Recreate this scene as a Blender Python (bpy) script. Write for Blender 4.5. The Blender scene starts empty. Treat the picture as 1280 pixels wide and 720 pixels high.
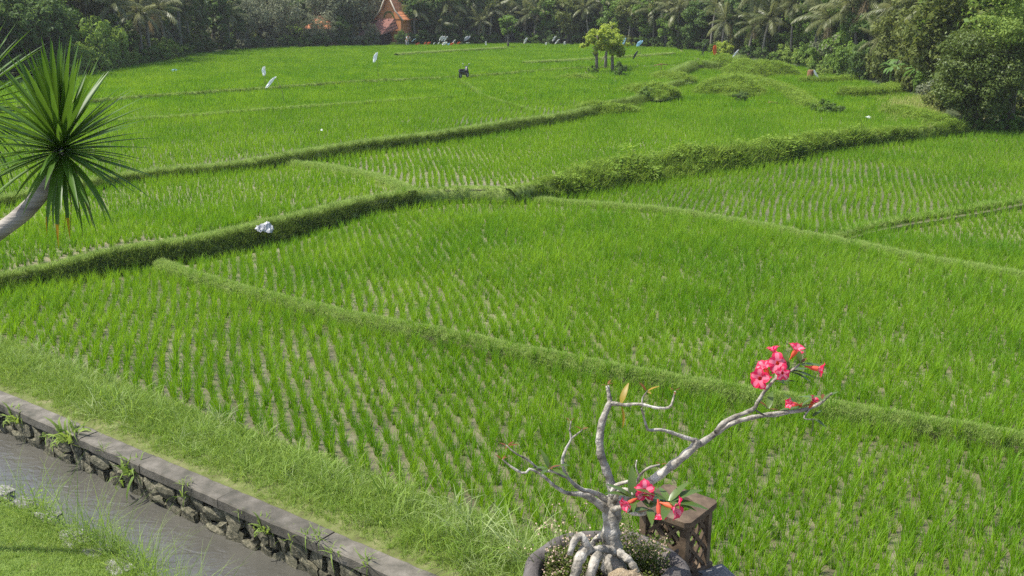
import bpy, math, random
import numpy as np
from mathutils import Vector, Matrix, Euler
from mathutils.geometry import tessellate_polygon
from mathutils.bvhtree import BVHTree

R = math.radians
rng = np.random.default_rng(7)
random.seed(7)
S = bpy.context.scene
COL = S.collection

# ------------------------------------------------------------------ camera
EYE = Vector((0.0, 0.0, 6.5))
PITCH = 16.0
FOC = 1244.0                       # focal length in photograph pixels (1280 wide)
cam = bpy.data.cameras.new('camera')
cam.sensor_width = 36.0
cam.lens = 36.0 * FOC / 1280.0
cam.clip_end = 3000
cam.clip_start = 0.05
camo = bpy.data.objects.new('camera', cam)
COL.objects.link(camo)
camo.location = EYE
camo.rotation_euler = (R(90 - PITCH), 0, 0)
S.camera = camo

# ------------------------------------------------------------------ sky, sun, exposure
SUN_TO = Vector((-0.48, 0.03, 0.87)).normalized()
elev = math.asin(SUN_TO.z)
azim = math.atan2(SUN_TO.x, SUN_TO.y)
W = bpy.data.worlds.new('World')
S.world = W
W.use_nodes = True
wn = W.node_tree.nodes
wl = W.node_tree.links
bgn = wn.get('Background') or wn.new('ShaderNodeBackground')
sky = wn.new('ShaderNodeTexSky')
sky.sky_type = 'NISHITA'
sky.sun_disc = False
sky.sun_elevation = elev
sky.sun_rotation = azim
sky.dust_density = 2.0
wl.new(sky.outputs[0], bgn.inputs[0])
bgn.inputs[1].default_value = 0.14
sun = bpy.data.lights.new('sun', 'SUN')
sun.energy = 4.0
sun.angle = R(0.53)
sun.color = (1.0, 0.96, 0.88)
suno = bpy.data.objects.new('sun', sun)
COL.objects.link(suno)
suno.rotation_euler = (-SUN_TO).to_track_quat('-Z', 'Y').to_euler()
suno.location = (-20, 10, 40)
S.view_settings.view_transform = 'Standard'
S.view_settings.look = 'None'
S.view_settings.gamma = 1.0
S.view_settings.exposure = 0.95
try:
    S.cycles.use_denoising = False
    S.cycles.sample_clamp_indirect = 4.0
    S.cycles.max_bounces = 8
    S.cycles.transmission_bounces = 6
    S.cycles.diffuse_bounces = 3
    S.cycles.glossy_bounces = 3
except Exception:
    pass

# ------------------------------------------------------------------ measuring helpers
cp, sp_ = math.cos(R(PITCH)), math.sin(R(PITCH))
def ray(px, py):
    a = (px - 640.0) / FOC
    b = (360.0 - py) / FOC
    return Vector((a, cp + b * sp_, -sp_ + b * cp))
def P(px, py, z=0.0):
    d = ray(px, py)
    return EYE + d * ((z - EYE.z) / d.z)
def Q(px, py, depth):
    return EYE + ray(px, py) * depth
def project(p):
    q = np.asarray(p, float) - np.array(EYE)
    f = q[..., 1] * cp - q[..., 2] * sp_
    u = q[..., 1] * sp_ + q[..., 2] * cp
    f = np.where(np.abs(f) < 1e-3, 1e-3, f)
    return 640 + FOC * q[..., 0] / f, 360 - FOC * u / f, f

# ------------------------------------------------------------------ materials
def newmat(name):
    m = bpy.data.materials.new(name)
    m.use_nodes = True
    nt = m.node_tree
    return m, nt, nt.nodes['Principled BSDF'], nt.nodes['Material Output']

def rgba(c):
    return (c[0], c[1], c[2], 1.0)

def leaf_mat(name, c1, c2, trans=0.35, rough=0.5, patch=False, spec=0.35):
    m, nt, pb, out = newmat(name)
    n, l = nt.nodes, nt.links
    oi = n.new('ShaderNodeObjectInfo')
    ge = n.new('ShaderNodeNewGeometry')
    add = n.new('ShaderNodeMath'); add.operation = 'ADD'
    l.new(oi.outputs['Random'], add.inputs[0]); l.new(ge.outputs['Random Per Island'], add.inputs[1])
    ml = n.new('ShaderNodeMath'); ml.operation = 'MULTIPLY'; ml.inputs[1].default_value = 0.5
    l.new(add.outputs[0], ml.inputs[0])
    mx = n.new('ShaderNodeMix'); mx.data_type = 'RGBA'
    fac = ml.outputs[0]
    if patch:                      # broad uneven patches of growth across the crop
        nz = n.new('ShaderNodeTexNoise'); nz.inputs['Scale'].default_value = 0.32; nz.inputs['Detail'].default_value = 3
        l.new(ge.outputs['Position'], nz.inputs['Vector'])
        mr = n.new('ShaderNodeMapRange'); mr.inputs['From Min'].default_value = .3; mr.inputs['From Max'].default_value = .7; mr.inputs['To Min'].default_value = -.35; mr.inputs['To Max'].default_value = .35
        l.new(nz.outputs[0], mr.inputs[0])
        ad = n.new('ShaderNodeMath'); ad.operation = 'ADD'; ad.use_clamp = True
        l.new(fac, ad.inputs[0]); l.new(mr.outputs[0], ad.inputs[1]); fac = ad.outputs[0]
    l.new(fac, mx.inputs['Factor'])
    mx.inputs['A'].default_value = rgba(c1); mx.inputs['B'].default_value = rgba(c2)
    l.new(mx.outputs['Result'], pb.inputs['Base Color'])
    pb.inputs['Roughness'].default_value = rough
    pb.inputs['Specular IOR Level'].default_value = spec * .6
    tr = n.new('ShaderNodeBsdfTranslucent')
    hs = n.new('ShaderNodeHueSaturation')
    hs.inputs['Value'].default_value = 1.35
    hs.inputs['Saturation'].default_value = 1.05
    hs.inputs['Hue'].default_value = 0.49
    l.new(mx.outputs['Result'], hs.inputs['Color'])
    l.new(hs.outputs[0], tr.inputs['Color'])
    ms = n.new('ShaderNodeMixShader'); ms.inputs[0].default_value = trans
    l.new(pb.outputs[0], ms.inputs[1]); l.new(tr.outputs[0], ms.inputs[2])
    l.new(ms.outputs[0], out.inputs['Surface'])
    return m

def noise_mat(name, cols, scale=5.0, rough=0.85, bump=0.3, bscale=None, detail=6, spec=0.3, dist=0.02, stretch=None, low=0.3, high=0.7):
    m, nt, pb, out = newmat(name)
    n, l = nt.nodes, nt.links
    tc = n.new('ShaderNodeTexCoord')
    mp = n.new('ShaderNodeMapping')
    if stretch: mp.inputs['Scale'].default_value = stretch
    l.new(tc.outputs['Object'], mp.inputs[0])
    nz = n.new('ShaderNodeTexNoise'); nz.inputs['Scale'].default_value = scale; nz.inputs['Detail'].default_value = detail
    nz.inputs['Roughness'].default_value = 0.62
    l.new(mp.outputs[0], nz.inputs['Vector'])
    cr = n.new('ShaderNodeValToRGB')
    e = cr.color_ramp.elements
    e[0].position = low; e[0].color = rgba(cols[0]); e[1].position = high; e[1].color = rgba(cols[-1])
    for k, c in enumerate(cols[1:-1]):
        x = e.new(low + (high - low) * (k + 1) / (len(cols) - 1)); x.color = rgba(c)
    l.new(nz.outputs[0], cr.inputs[0])
    oi = n.new('ShaderNodeObjectInfo')
    mr = n.new('ShaderNodeMapRange'); mr.inputs['To Min'].default_value = 0.78; mr.inputs['To Max'].default_value = 1.2
    l.new(oi.outputs['Random'], mr.inputs[0])
    hs = n.new('ShaderNodeHueSaturation')
    l.new(mr.outputs[0], hs.inputs['Value']); l.new(cr.outputs[0], hs.inputs['Color'])
    l.new(hs.outputs[0], pb.inputs['Base Color'])
    pb.inputs['Roughness'].default_value = rough
    pb.inputs['Specular IOR Level'].default_value = spec
    if bump:
        n2 = n.new('ShaderNodeTexNoise'); n2.inputs['Scale'].default_value = bscale or scale * 4; n2.inputs['Detail'].default_value = 8
        l.new(mp.outputs[0], n2.inputs['Vector'])
        b = n.new('ShaderNodeBump'); b.inputs['Strength'].default_value = bump; b.inputs['Distance'].default_value = dist
        l.new(n2.outputs[0], b.inputs['Height']); l.new(b.outputs[0], pb.inputs['Normal'])
    return m

M = {}
M['rice'] = leaf_mat('rice_leaf', (0.094, 0.232, 0.009), (0.212, 0.36, 0.025), 0.45, 0.5, True)
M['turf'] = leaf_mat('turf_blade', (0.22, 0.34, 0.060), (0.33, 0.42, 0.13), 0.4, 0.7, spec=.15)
M['verge'] = leaf_mat('verge_blade', (0.13, 0.24, 0.022), (0.25, 0.34, 0.07), 0.4, 0.5, spec=0.35)
M['paleblade'] = leaf_mat('pale_blade', (0.22, 0.30, 0.09), (0.34, 0.40, 0.17), 0.35, 0.5, spec=0.4)
M['mound'] = leaf_mat('mound_blade', (0.12, 0.225, 0.018), (0.25, 0.34, 0.06), 0.42, 0.65, spec=.15)
M['bankshade'] = leaf_mat('bank_blade_shade', (0.065, 0.125, 0.015), (0.15, 0.21, 0.04), 0.35, 0.65, spec=.15)  # darker than the turf: shade of the bund faces put into the colour
M['drac'] = leaf_mat('spiky_leaf', (0.042, 0.095, 0.012), (0.085, 0.165, 0.022), 0.34, 0.42, spec=0.45)
M['dracy'] = leaf_mat('spiky_leaf_yellow', (0.35, 0.26, 0.01), (0.42, 0.22, 0.01), 0.35, 0.45)
M['tdark'] = leaf_mat('foliage_dark', (0.058, 0.112, 0.024), (0.145, 0.220, 0.055), 0.42, 0.6)
M['tmid'] = leaf_mat('foliage_mid', (0.080, 0.155, 0.020), (0.175, 0.270, 0.050), 0.42, 0.55)
M['tolive'] = leaf_mat('foliage_olive', (0.085, 0.115, 0.022), (0.175, 0.205, 0.05), 0.4, 0.55)
M['tgrey'] = leaf_mat('foliage_grey', (0.10, 0.125, 0.062), (0.22, 0.24, 0.145), 0.38, 0.6)
M['tdense'] = leaf_mat('foliage_dense', (0.040, 0.070, 0.010), (0.120, 0.165, 0.030), 0.32, 0.45, spec=.5)
M['tlight'] = leaf_mat('foliage_light', (0.13, 0.22, 0.032), (0.24, 0.32, 0.07), 0.42, 0.6)
M['tyell'] = leaf_mat('foliage_yellow', (0.20, 0.30, 0.025), (0.36, 0.42, 0.07), 0.45, 0.5)
M['palm'] = leaf_mat('palm_leaflet', (0.055, 0.080, 0.018), (0.20, 0.21, 0.085), 0.35, 0.42, spec=0.5)
M['palmdry'] = leaf_mat('palm_dry', (0.22, 0.16, 0.07), (0.32, 0.25, 0.14), 0.2, 0.6)
M['banana'] = leaf_mat('banana_leaf', (0.07, 0.16, 0.03), (0.14, 0.23, 0.06), 0.4, 0.5, spec=0.3)
M['adleaf'] = leaf_mat('rosette_leaf', (0.045, 0.085, 0.015), (0.10, 0.15, 0.035), 0.25, 0.3, spec=0.6)
M['adleafy'] = leaf_mat('rosette_leaf_yellowing', (0.24, 0.19, 0.02), (0.30, 0.19, 0.03), 0.35, 0.4)
M['adleafb'] = leaf_mat('rosette_leaf_brown', (0.11, 0.04, 0.015), (0.18, 0.075, 0.025), 0.3, 0.5)
M['petal'] = leaf_mat('flower_petal', (0.60, 0.018, 0.055), (0.68, 0.05, 0.13), 0.4, 0.5)
M['petalw'] = leaf_mat('flower_throat', (0.70, 0.11, 0.20), (0.74, 0.26, 0.33), 0.4, 0.5)
M['tube'] = leaf_mat('flower_tube', (0.65, 0.16, 0.06), (0.6, 0.08, 0.06), 0.25, 0.5)
M['potplant'] = leaf_mat('creeper_leaf', (0.05, 0.085, 0.012), (0.13, 0.16, 0.03), 0.3, 0.45)
M['potbloom'] = leaf_mat('creeper_bloom', (0.42, 0.30, 0.20), (0.55, 0.42, 0.33), 0.25, 0.6)
M['mud'] = noise_mat('paddy_mud', [(0.09, 0.082, 0.043), (0.155, 0.14, 0.078), (0.23, 0.21, 0.13)], 1.6, 0.5, 0.6, 7.0, spec=0.35, dist=0.03)
M['bund'] = noise_mat('bund_earth', [(0.07, 0.095, 0.024), (0.14, 0.19, 0.042), (0.21, 0.25, 0.075)], 3.0, 0.95, 0.6, 12)
M['vergeg'] = noise_mat('verge_ground', [(0.085, 0.085, 0.030), (0.12, 0.145, 0.038), (0.19, 0.18, 0.085)], 5.0, 0.95, 0.5, 18)
M['lawn'] = noise_mat('lawn_ground', [(0.07, 0.11, 0.02), (0.11, 0.17, 0.03), (0.17, 0.17, 0.06)], 2.5, 0.95, 0.5, 20)
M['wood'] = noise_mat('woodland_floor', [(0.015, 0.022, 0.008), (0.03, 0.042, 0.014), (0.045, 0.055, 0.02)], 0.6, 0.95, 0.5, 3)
M['ground'] = noise_mat('ground_soil', [(0.05, 0.06, 0.02), (0.09, 0.10, 0.04)], 0.4, 0.95, 0.3, 3)
M['concrete'] = noise_mat('canal_concrete', [(0.045, 0.044, 0.032), (0.095, 0.086, 0.068), (0.155, 0.14, 0.115)], 3.5, 0.9, 0.6, 50, dist=0.01)
M['stone'] = noise_mat('canal_stone', [(0.045, 0.046, 0.028), (0.115, 0.108, 0.070), (0.25, 0.225, 0.155)], 7.0, 0.85, 0.8, 26, dist=0.02)
M['mortar'] = noise_mat('wall_mortar', [(0.045, 0.046, 0.028), (0.10, 0.095, 0.065)], 8, 0.95, 0.6, 30)
M['bstone'] = noise_mat('bank_rock', [(0.09, 0.085, 0.075), (0.19, 0.18, 0.165), (0.36, 0.35, 0.34)], 6, 0.8, 0.5, 30)
M['bark'] = noise_mat('bark', [(0.06, 0.05, 0.035), (0.14, 0.12, 0.09)], 3, 0.9, 0.5, 12, stretch=(1, 1, .4))
M['palmbark'] = noise_mat('palm_bark', [(0.10, 0.09, 0.07), (0.22, 0.20, 0.17)], 2, 0.9, 0.4, 6, stretch=(1, 1, 6))
M['dbark'] = noise_mat('ringed_bark', [(0.17, 0.145, 0.12), (0.30, 0.265, 0.225), (0.42, 0.38, 0.33)], 4, 0.7, 0.7, 9, stretch=(1, 1, 9), dist=0.01)
M['adbark'] = noise_mat('pale_bark', [(0.085, 0.075, 0.055), (0.27, 0.245, 0.20), (0.46, 0.43, 0.37)], 22, 0.8, 1.0, 70, dist=0.010, low=0.36, high=0.62)
M['pot'] = noise_mat('lava_stone', [(0.055, 0.048, 0.044), (0.10, 0.088, 0.08), (0.165, 0.15, 0.138)], 14, 0.9, 0.9, 70, dist=0.008)
M['soil'] = noise_mat('pot_soil', [(0.03, 0.024, 0.016), (0.08, 0.065, 0.045)], 30, 0.95, 0.8, 60)
M['tan'] = noise_mat('tan_rock', [(0.16, 0.11, 0.06), (0.34, 0.26, 0.16), (0.46, 0.38, 0.26)], 14, 0.85, 0.6, 40)
M['terra'] = noise_mat('terracotta', [(0.05, 0.034, 0.021), (0.10, 0.070, 0.044), (0.19, 0.138, 0.088)], 12, 0.85, 0.4, 60, dist=0.004)
M['greystone'] = noise_mat('grey_stone', [(0.14, 0.135, 0.13), (0.30, 0.29, 0.28)], 10, 0.85, 0.5, 50)
M['plaster'] = noise_mat('terrace_plaster', [(0.17, 0.15, 0.125), (0.26, 0.235, 0.20)], 2, 0.9, 0.2, 40)
M['white'] = leaf_mat('white_cloth', (0.80, 0.80, 0.80), (0.88, 0.88, 0.86), 0.5, 0.8)
M['bag'] = noise_mat('grey_white_cloth', [(0.34, 0.34, 0.36), (0.55, 0.55, 0.55)], 6, 0.7, 0.3, 20)
M['blue'] = leaf_mat('pale_blue_cloth', (0.30, 0.55, 0.78), (0.55, 0.75, 0.88), 0.35, 0.8)
M['black'] = noise_mat('dark_cloth', [(0.015, 0.017, 0.02), (0.05, 0.055, 0.06)], 4, 0.7, 0.1)
M['orange'] = leaf_mat('orange_cloth', (0.68, 0.12, 0.03), (0.74, 0.20, 0.07), 0.35, 0.8)
M['grey'] = noise_mat('grey_cloth', [(0.34, 0.34, 0.37), (0.48, 0.48, 0.50)], 4, 0.8, 0.1)
M['bamboo'] = noise_mat('bamboo', [(0.14, 0.12, 0.06), (0.26, 0.22, 0.12)], 4, 0.6, 0.2)
M['stick'] = noise_mat('brown_stick', [(0.11, 0.06, 0.03), (0.22, 0.12, 0.06)], 6, 0.9, 0.3)
M['tile_or'] = noise_mat('orange_tile', [(0.46, 0.16, 0.07), (0.62, 0.26, 0.12)], 6, 0.8, 0.3)
M['tile_br'] = noise_mat('brown_tile', [(0.15, 0.065, 0.05), (0.23, 0.105, 0.08)], 6, 0.85, 0.3)
M['gable'] = noise_mat('ochre_wall', [(0.56, 0.21, 0.08), (0.68, 0.30, 0.13)], 2, 0.9, 0.1)
M['trim'] = noise_mat('pale_trim', [(0.45, 0.38, 0.28), (0.62, 0.55, 0.45)], 5, 0.85, 0.1)
M['darkwood'] = noise_mat('dark_timber', [(0.03, 0.02, 0.015), (0.08, 0.05, 0.035)], 6, 0.8, 0.2)
M['bikeblack'] = noise_mat('black_paint', [(0.012, 0.012, 0.014), (0.03, 0.03, 0.032)], 5, 0.25, 0.0, spec=0.6)
M['rubber'] = noise_mat('rubber', [(0.015, 0.015, 0.015), (0.03, 0.03, 0.03)], 5, 0.8, 0.1)
M['chrome'] = noise_mat('dull_metal', [(0.16, 0.16, 0.17), (0.28, 0.28, 0.29)], 5, 0.35, 0.0, spec=0.6)
M['skin'] = noise_mat('skin', [(0.32, 0.17, 0.11), (0.40, 0.23, 0.15)], 4, 0.6, 0.0)
M['hair'] = noise_mat('hair', [(0.01, 0.009, 0.008), (0.02, 0.018, 0.015)], 8, 0.6, 0.1)

def water_mat():
    m, nt, pb, out = newmat('canal_water')
    n, l = nt.nodes, nt.links
    tc = n.new('ShaderNodeTexCoord')
    mp = n.new('ShaderNodeMapping'); mp.inputs['Rotation'].default_value = (0, 0, R(36)); mp.inputs['Scale'].default_value = (0.8, 1.5, 1)
    l.new(tc.outputs['Object'], mp.inputs[0])
    nz = n.new('ShaderNodeTexNoise'); nz.inputs['Scale'].default_value = 4.5; nz.inputs['Detail'].default_value = 4
    nz.inputs['Distortion'].default_value = 0.8
    l.new(mp.outputs[0], nz.inputs['Vector'])
    b = n.new('ShaderNodeBump'); b.inputs['Strength'].default_value = 0.6; b.inputs['Distance'].default_value = 0.05
    l.new(nz.outputs[0], b.inputs['Height']); l.new(b.outputs[0], pb.inputs['Normal'])
    n2 = n.new('ShaderNodeTexNoise'); n2.inputs['Scale'].default_value = 1.1; n2.inputs['Detail'].default_value = 4
    l.new(tc.outputs['Object'], n2.inputs['Vector'])
    cr = n.new('ShaderNodeValToRGB'); cr.color_ramp.elements[0].color = (0.055, 0.053, 0.044, 1); cr.color_ramp.elements[1].color = (0.095, 0.091, 0.077, 1)
    l.new(n2.outputs[0], cr.inputs[0]); l.new(cr.outputs[0], pb.inputs['Base Color'])
    pb.inputs['Roughness'].default_value = 0.20
    pb.inputs['IOR'].default_value = 1.33
    pb.inputs['Specular IOR Level'].default_value = 1.0
    return m
M['water'] = water_mat()

# ------------------------------------------------------------------ mesh helpers
def mesh_of(name, v, f, mats, smooth=True, mi=None):
    me = bpy.data.meshes.new(name)
    v = np.asarray(v, np.float32)
    if isinstance(f, np.ndarray) and f.ndim == 2:
        nf, k = f.shape
        me.vertices.add(len(v)); me.vertices.foreach_set('co', v.ravel())
        me.loops.add(nf * k); me.loops.foreach_set('vertex_index', f.astype(np.int32).ravel())
        me.polygons.add(nf)
        me.polygons.foreach_set('loop_start', np.arange(0, nf * k, k, dtype=np.int32))
        me.polygons.foreach_set('loop_total', np.full(nf, k, np.int32))
        me.update(calc_edges=True)
    else:
        me.from_pydata([tuple(map(float, x)) for x in v], [], [tuple(int(i) for i in q) for q in f])
        me.update()
    for m in (mats if isinstance(mats, (list, tuple)) else [mats]):
        me.materials.append(m)
    if smooth:
        me.polygons.foreach_set('use_smooth', np.ones(len(me.polygons), bool))
    if mi is not None:
        me.polygons.foreach_set('material_index', np.asarray(mi, np.int32))
    me.update()
    return me

def link(name, me, parent=None, loc=None, rot=None, scale=None):
    o = bpy.data.objects.new(name, me)
    COL.objects.link(o)
    if parent is not None: o.parent = parent
    if loc is not None: o.location = loc
    if rot is not None: o.rotation_euler = rot
    if scale is not None: o.scale = (scale,) * 3 if isinstance(scale, (int, float)) else scale
    return o

def tag(o, label, cat, group=None):
    o['label'] = label; o['category'] = cat
    if group: o['group'] = group
    return o

def thing(name, label, cat, loc=(0, 0, 0), rotz=0.0, group=None):
    o = bpy.data.objects.new(name, None)
    o.empty_display_size = 0.2
    COL.objects.link(o)
    o.location = loc; o.rotation_euler = (0, 0, rotz)
    return tag(o, label, cat, group)

def struct(o):
    o['kind'] = 'structure'; return o

class MB:
    def __init__(s): s.v = []; s.f = []; s.m = []
    def add(s, v, f, m=0):
        k = len(s.v)
        s.v += [tuple(x) for x in v]
        s.f += [tuple(i + k for i in q) for q in f]
        s.m += [m] * len(f)
        return s
    def box(s, c, d, rot=None, m=0):
        c = Vector(c); d = Vector(d) / 2
        vs = [Vector((x * d.x, y * d.y, z * d.z)) for z in (-1, 1) for y in (-1, 1) for x in (-1, 1)]
        if rot is not None: vs = [rot @ q for q in vs]
        return s.add([q + c for q in vs], [(0, 2, 3, 1), (4, 5, 7, 6), (0, 1, 5, 4), (2, 6, 7, 3), (0, 4, 6, 2), (1, 3, 7, 5)], m)
    def tube(s, pts, rad, n=8, m=0, cap=True):
        pts = [Vector(p) for p in pts]
        if not isinstance(rad, (list, tuple)): rad = [rad] * len(pts)
        up = None; rings = []
        for i, p in enumerate(pts):
            t = (pts[min(i + 1, len(pts) - 1)] - pts[max(i - 1, 0)])
            if t.length < 1e-9: t = Vector((0, 0, 1))
            t.normalize()
            if up is None: up = t.orthogonal().normalized()
            else:
                up = up - t * up.dot(t)
                up = up.normalized() if up.length > 1e-6 else t.orthogonal().normalized()
            b = t.cross(up)
            rings.append([p + (up * math.cos(2 * math.pi * j / n) + b * math.sin(2 * math.pi * j / n)) * rad[i] for j in range(n)])
        v = [q for r in rings for q in r]; f = []
        for i in range(len(pts) - 1):
            for j in range(n):
                f.append((i * n + j, i * n + (j + 1) % n, (i + 1) * n + (j + 1) % n, (i + 1) * n + j))
        if cap:
            f.append(tuple(range(n - 1, -1, -1))); f.append(tuple((len(pts) - 1) * n + j for j in range(n)))
        return s.add(v, f, m)
    def lathe(s, prof, n=32, c=(0, 0, 0), m=0, close=False):
        v = []; f = []
        for r, z in prof:
            for j in range(n):
                a = 2 * math.pi * j / n
                v.append((c[0] + r * math.cos(a), c[1] + r * math.sin(a), c[2] + z))
        for i in range(len(prof) - 1):
            for j in range(n):
                f.append((i * n + j, i * n + (j + 1) % n, (i + 1) * n + (j + 1) % n, (i + 1) * n + j))
        return s.add(v, f, m)
    def mesh(s, name, mats, smooth=True):
        return mesh_of(name, s.v, s.f, mats, smooth, s.m)
    def build(s, name, mats, parent=None, smooth=True, **k):
        return link(name, s.mesh(name, mats, smooth), parent, **k)

def spline(pts, n):
    """Catmull-Rom resample of a list of tuples to n points, by chord length."""
    a = np.array([tuple(p) for p in pts], float)
    d = np.r_[0, np.cumsum(np.linalg.norm(np.diff(a[:, :3], axis=0), axis=1))]
    t = np.linspace(0, d[-1], n); out = np.empty((n, a.shape[1]))
    for i, x in enumerate(t):
        k = int(np.clip(np.searchsorted(d, x) - 1, 0, len(a) - 2))
        u = (x - d[k]) / max(d[k + 1] - d[k], 1e-9)
        p0, p1, p2, p3 = a[max(k - 1, 0)], a[k], a[k + 1], a[min(k + 2, len(a) - 1)]
        out[i] = 0.5 * (2 * p1 + (p2 - p0) * u + (2 * p0 - 5 * p1 + 4 * p2 - p3) * u ** 2 + (3 * p1 - p0 - 3 * p2 + p3) * u ** 3)
    return out

def vnoise(x, y, s=1.0):
    return (math.sin(x * 1.7 * s + 1.3 * math.sin(y * 1.1 * s)) + math.sin(y * 2.3 * s + 1.7 * math.sin(x * 0.9 * s + 2)) + 0.6 * math.sin((x + y) * 4.1 * s)) / 2.6

# ------------------------------------------------------------------ the ground: paddies, bunds, canal, lawn, wood floor
SHEETS = []          # (verts, tris) of every paddy for height lookup
def sheet(name, pts, mat, skirt=0.7, keep=True):
    pts = [Vector(p) for p in pts]
    tri = tessellate_polygon([[Vector((p.x, p.y, 0)) for p in pts]])
    n = len(pts)
    v = [tuple(p) for p in pts]; f = []
    for t in tri:
        a, b, c = (pts[i] for i in t)
        if (b - a).cross(c - a).z < 0: t = (t[0], t[2], t[1])
        f.append(tuple(t))
    if keep: SHEETS.append((list(v), list(f)))
    v += [(p.x, p.y, p.z - skirt) for p in pts]
    for i in range(n):
        j = (i + 1) % n
        f.append((i, j, j + n, i + n))
    o = link(name, mesh_of(name, v, f, mat, smooth=False))
    return struct(o)

g = struct(link('ground', mesh_of('ground', [(-600, -600, -1.5), (600, -600, -1.5), (600, 600, -1.5), (-600, 600, -1.5)], [(0, 1, 2, 3)], M['ground'])))

# canal frame: C0 + u*U + n*Nn ; n = 0 is the field side edge of the concrete cap, n > 0 towards the paddies
C0 = Vector((-8.76, 15.87, 0)); U = Vector((0.809, -0.587, 0)).normalized(); NN = Vector((-U.y, U.x, 0))
def cf(u, n, z=0.0):
    q = C0 + U * u + NN * n
    return Vector((q.x, q.y, z))
U0, U1 = -30.0, 34.0

zA, zB, zC, zD, zE1, zE2, zG, zG2 = 0.0, 0.18, 0.60, 0.62, 0.16, 0.03, 1.0, 1.12
B1 = [(200, 335), (260, 356), (350, 381), (450, 405), (560, 426), (650, 446), (720, 461), (800, 476), (900, 494), (1000, 511), (1100, 529), (1200, 546), (1280, 560)]
B2c = [(-170, 392), (0, 352), (80, 335), (156, 316), (250, 303), (344, 281), (400, 268), (460, 253), (515, 244)]
B2b = [(-170, 402), (0, 364), (80, 353), (156, 340), (250, 330), (344, 311), (400, 294), (460, 273), (515, 251)]
CRV = [(515, 244), (495, 235), (470, 226), (430, 217), (380, 210), (330, 206)]
B2z = [.26, .29, .38, .50, .60, .60, .60, .60, .60]
DFc = [(515, 243), (545, 239), (580, 237), (610, 237), (640, 238)]
DFb = [(515, 251), (545, 251), (580, 251), (610, 252), (640, 252)]
B6c = [(640, 238), (680, 231), (712, 225), (800, 207), (875, 198), (950, 190), (1010, 181), (1063, 172), (1130, 166), (1200, 157)]
B6b = [(640, 252), (680, 251), (712, 249), (800, 234), (875, 222), (950, 210), (1010, 198), (1063, 187), (1130, 178), (1200, 166)]
B7 = [(640, 251), (720, 259), (800, 265), (850, 271), (950, 288), (1000, 298), (1060, 310), (1150, 329), (1280, 352)]
B8 = [(1045, 303), (1100, 288), (1150, 279), (1200, 271), (1240, 264), (1280, 256)]
B5 = [  # px, crest py, bottom py, crest z
    (-160, 287, 293, .74), (0, 253, 259, .76), (90, 235, 241, .78), (180, 220, 226, .80), (290, 209, 214, .82), (330, 203, 210, .86), (400, 190, 202, .98), (500, 175.5, 187, 1.0),
    (556, 169, 178, 1.0), (640, 155, 166, 1.0), (710, 145, 153, 1.0), (765, 131, 143, 1.0), (800, 124, 136, 1.0), (818, 113, 123, 1.0), (853, 103, 109, 1.0)]
B5x = [(840, 95), (855, 87), (872, 81), (905, 84), (925, 74)]
L2 = [(-150, 150), (0, 137), (160, 123), (320, 112), (445, 103), (505, 100), (570, 97.5), (640, 92), (720, 86), (790, 84)]

def W_(pl, z):
    return [P(a, b, z) for a, b in pl]

# paddy sheets
A_poly = [cf(U0, 1.1), cf(U1, 1.1), Vector((60, 30, 0)), Vector((60, 62, 0)), Vector((-60, 62, 0))]
sheet('paddy', A_poly, M['mud'])
b1w = W_(B1, zB); b7w = W_(B7, zB)
b1x = b1w[-1] + (b1w[-1] - b1w[-2]).normalized() * 14
b7x = b7w[-1] + (b7w[-1] - b7w[-2]).normalized() * 14
B_poly = b1w + [b1x, b7x] + b7w[::-1] + W_(DFb, zB)[::-1] + W_(B2b, zB)[::-1][:5]
sheet('paddy', B_poly, M['mud'])
k = [i for i, q in enumerate(B7) if q[0] <= 1060]
b7e2 = W_([(1045, 306)] + [q for q in B7 if q[0] > 1045], zE2); b8e2 = W_(B8, zE2)
e2x = b7e2[-1] + (b7e2[-1] - b7e2[-2]).normalized() * 14
b8x = b8e2[-1] + (b8e2[-1] - b8e2[-2]).normalized() * 16
E2_poly = b7e2 + [e2x, Vector((b8x.x, b8x.y, zE2))] + b8e2[::-1]
sheet('paddy', E2_poly, M['mud'])
b7e1 = W_([q for q in B7 if q[0] <= 1000], zE1); b8e1 = W_(B8, zE1)
b8x1 = b8e1[-1] + (b8e1[-1] - b8e1[-2]).normalized() * 16
E1_poly = b7e1 + b8e1 + [b8x1, Vector((60, 50, zE1)), Vector((40, 70, zE1)), Vector((22, 62, zE1))] + [q + Vector((0, 1.0, 0)) for q in W_(B6b, zE1)[::-1]]
sheet('paddy', E1_poly, M['mud'])
b5bot = [P(a, c, zC) for a, b, c, z in B5]
crvw = W_(CRV, zC)
b2top = [P(a, b, z) for (a, b), z in zip(B2c, B2z)]
C_poly = b2top + crvw[1:] + [q + Vector((-.4, 1.2, 0)) for q in b5bot[:6][::-1]] + [Vector((-60, 45, zC)), Vector((-60, 15, .2))]
sheet('paddy', C_poly, M['mud'])
crvd = W_(CRV, zD)
D_poly = W_(DFc, zD) + W_(B6c, zD)[1:] + [Vector((30, 58, zD)), Vector((60, 80, zD)), Vector((60, 125, zD)), Vector((10, 125, zD))] + \
    [q + Vector((-.6, 1.2, 0)) for q in [P(a, c, zD) for a, b, c, z in B5][5:][::-1]] + crvd[1:][::-1]
sheet('paddy', D_poly, M['mud'])
b5top = [P(a, b, z) for a, b, c, z in B5]
l2a = W_(L2, zG)
G_poly = b5top + W_(B5x, zG) + [Vector((24, 125, zG)), Vector((-75, 125, zG)), Vector((-75, 40, .74))]
sheet('paddy', G_poly, M['mud'])
l2b = W_(L2, zG2)
G2_poly = l2b + [Vector((18, 92, zG2)), Vector((22, 150, zG2)), Vector((-90, 150, zG2)), Vector((-90, 60, zG2))]
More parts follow.
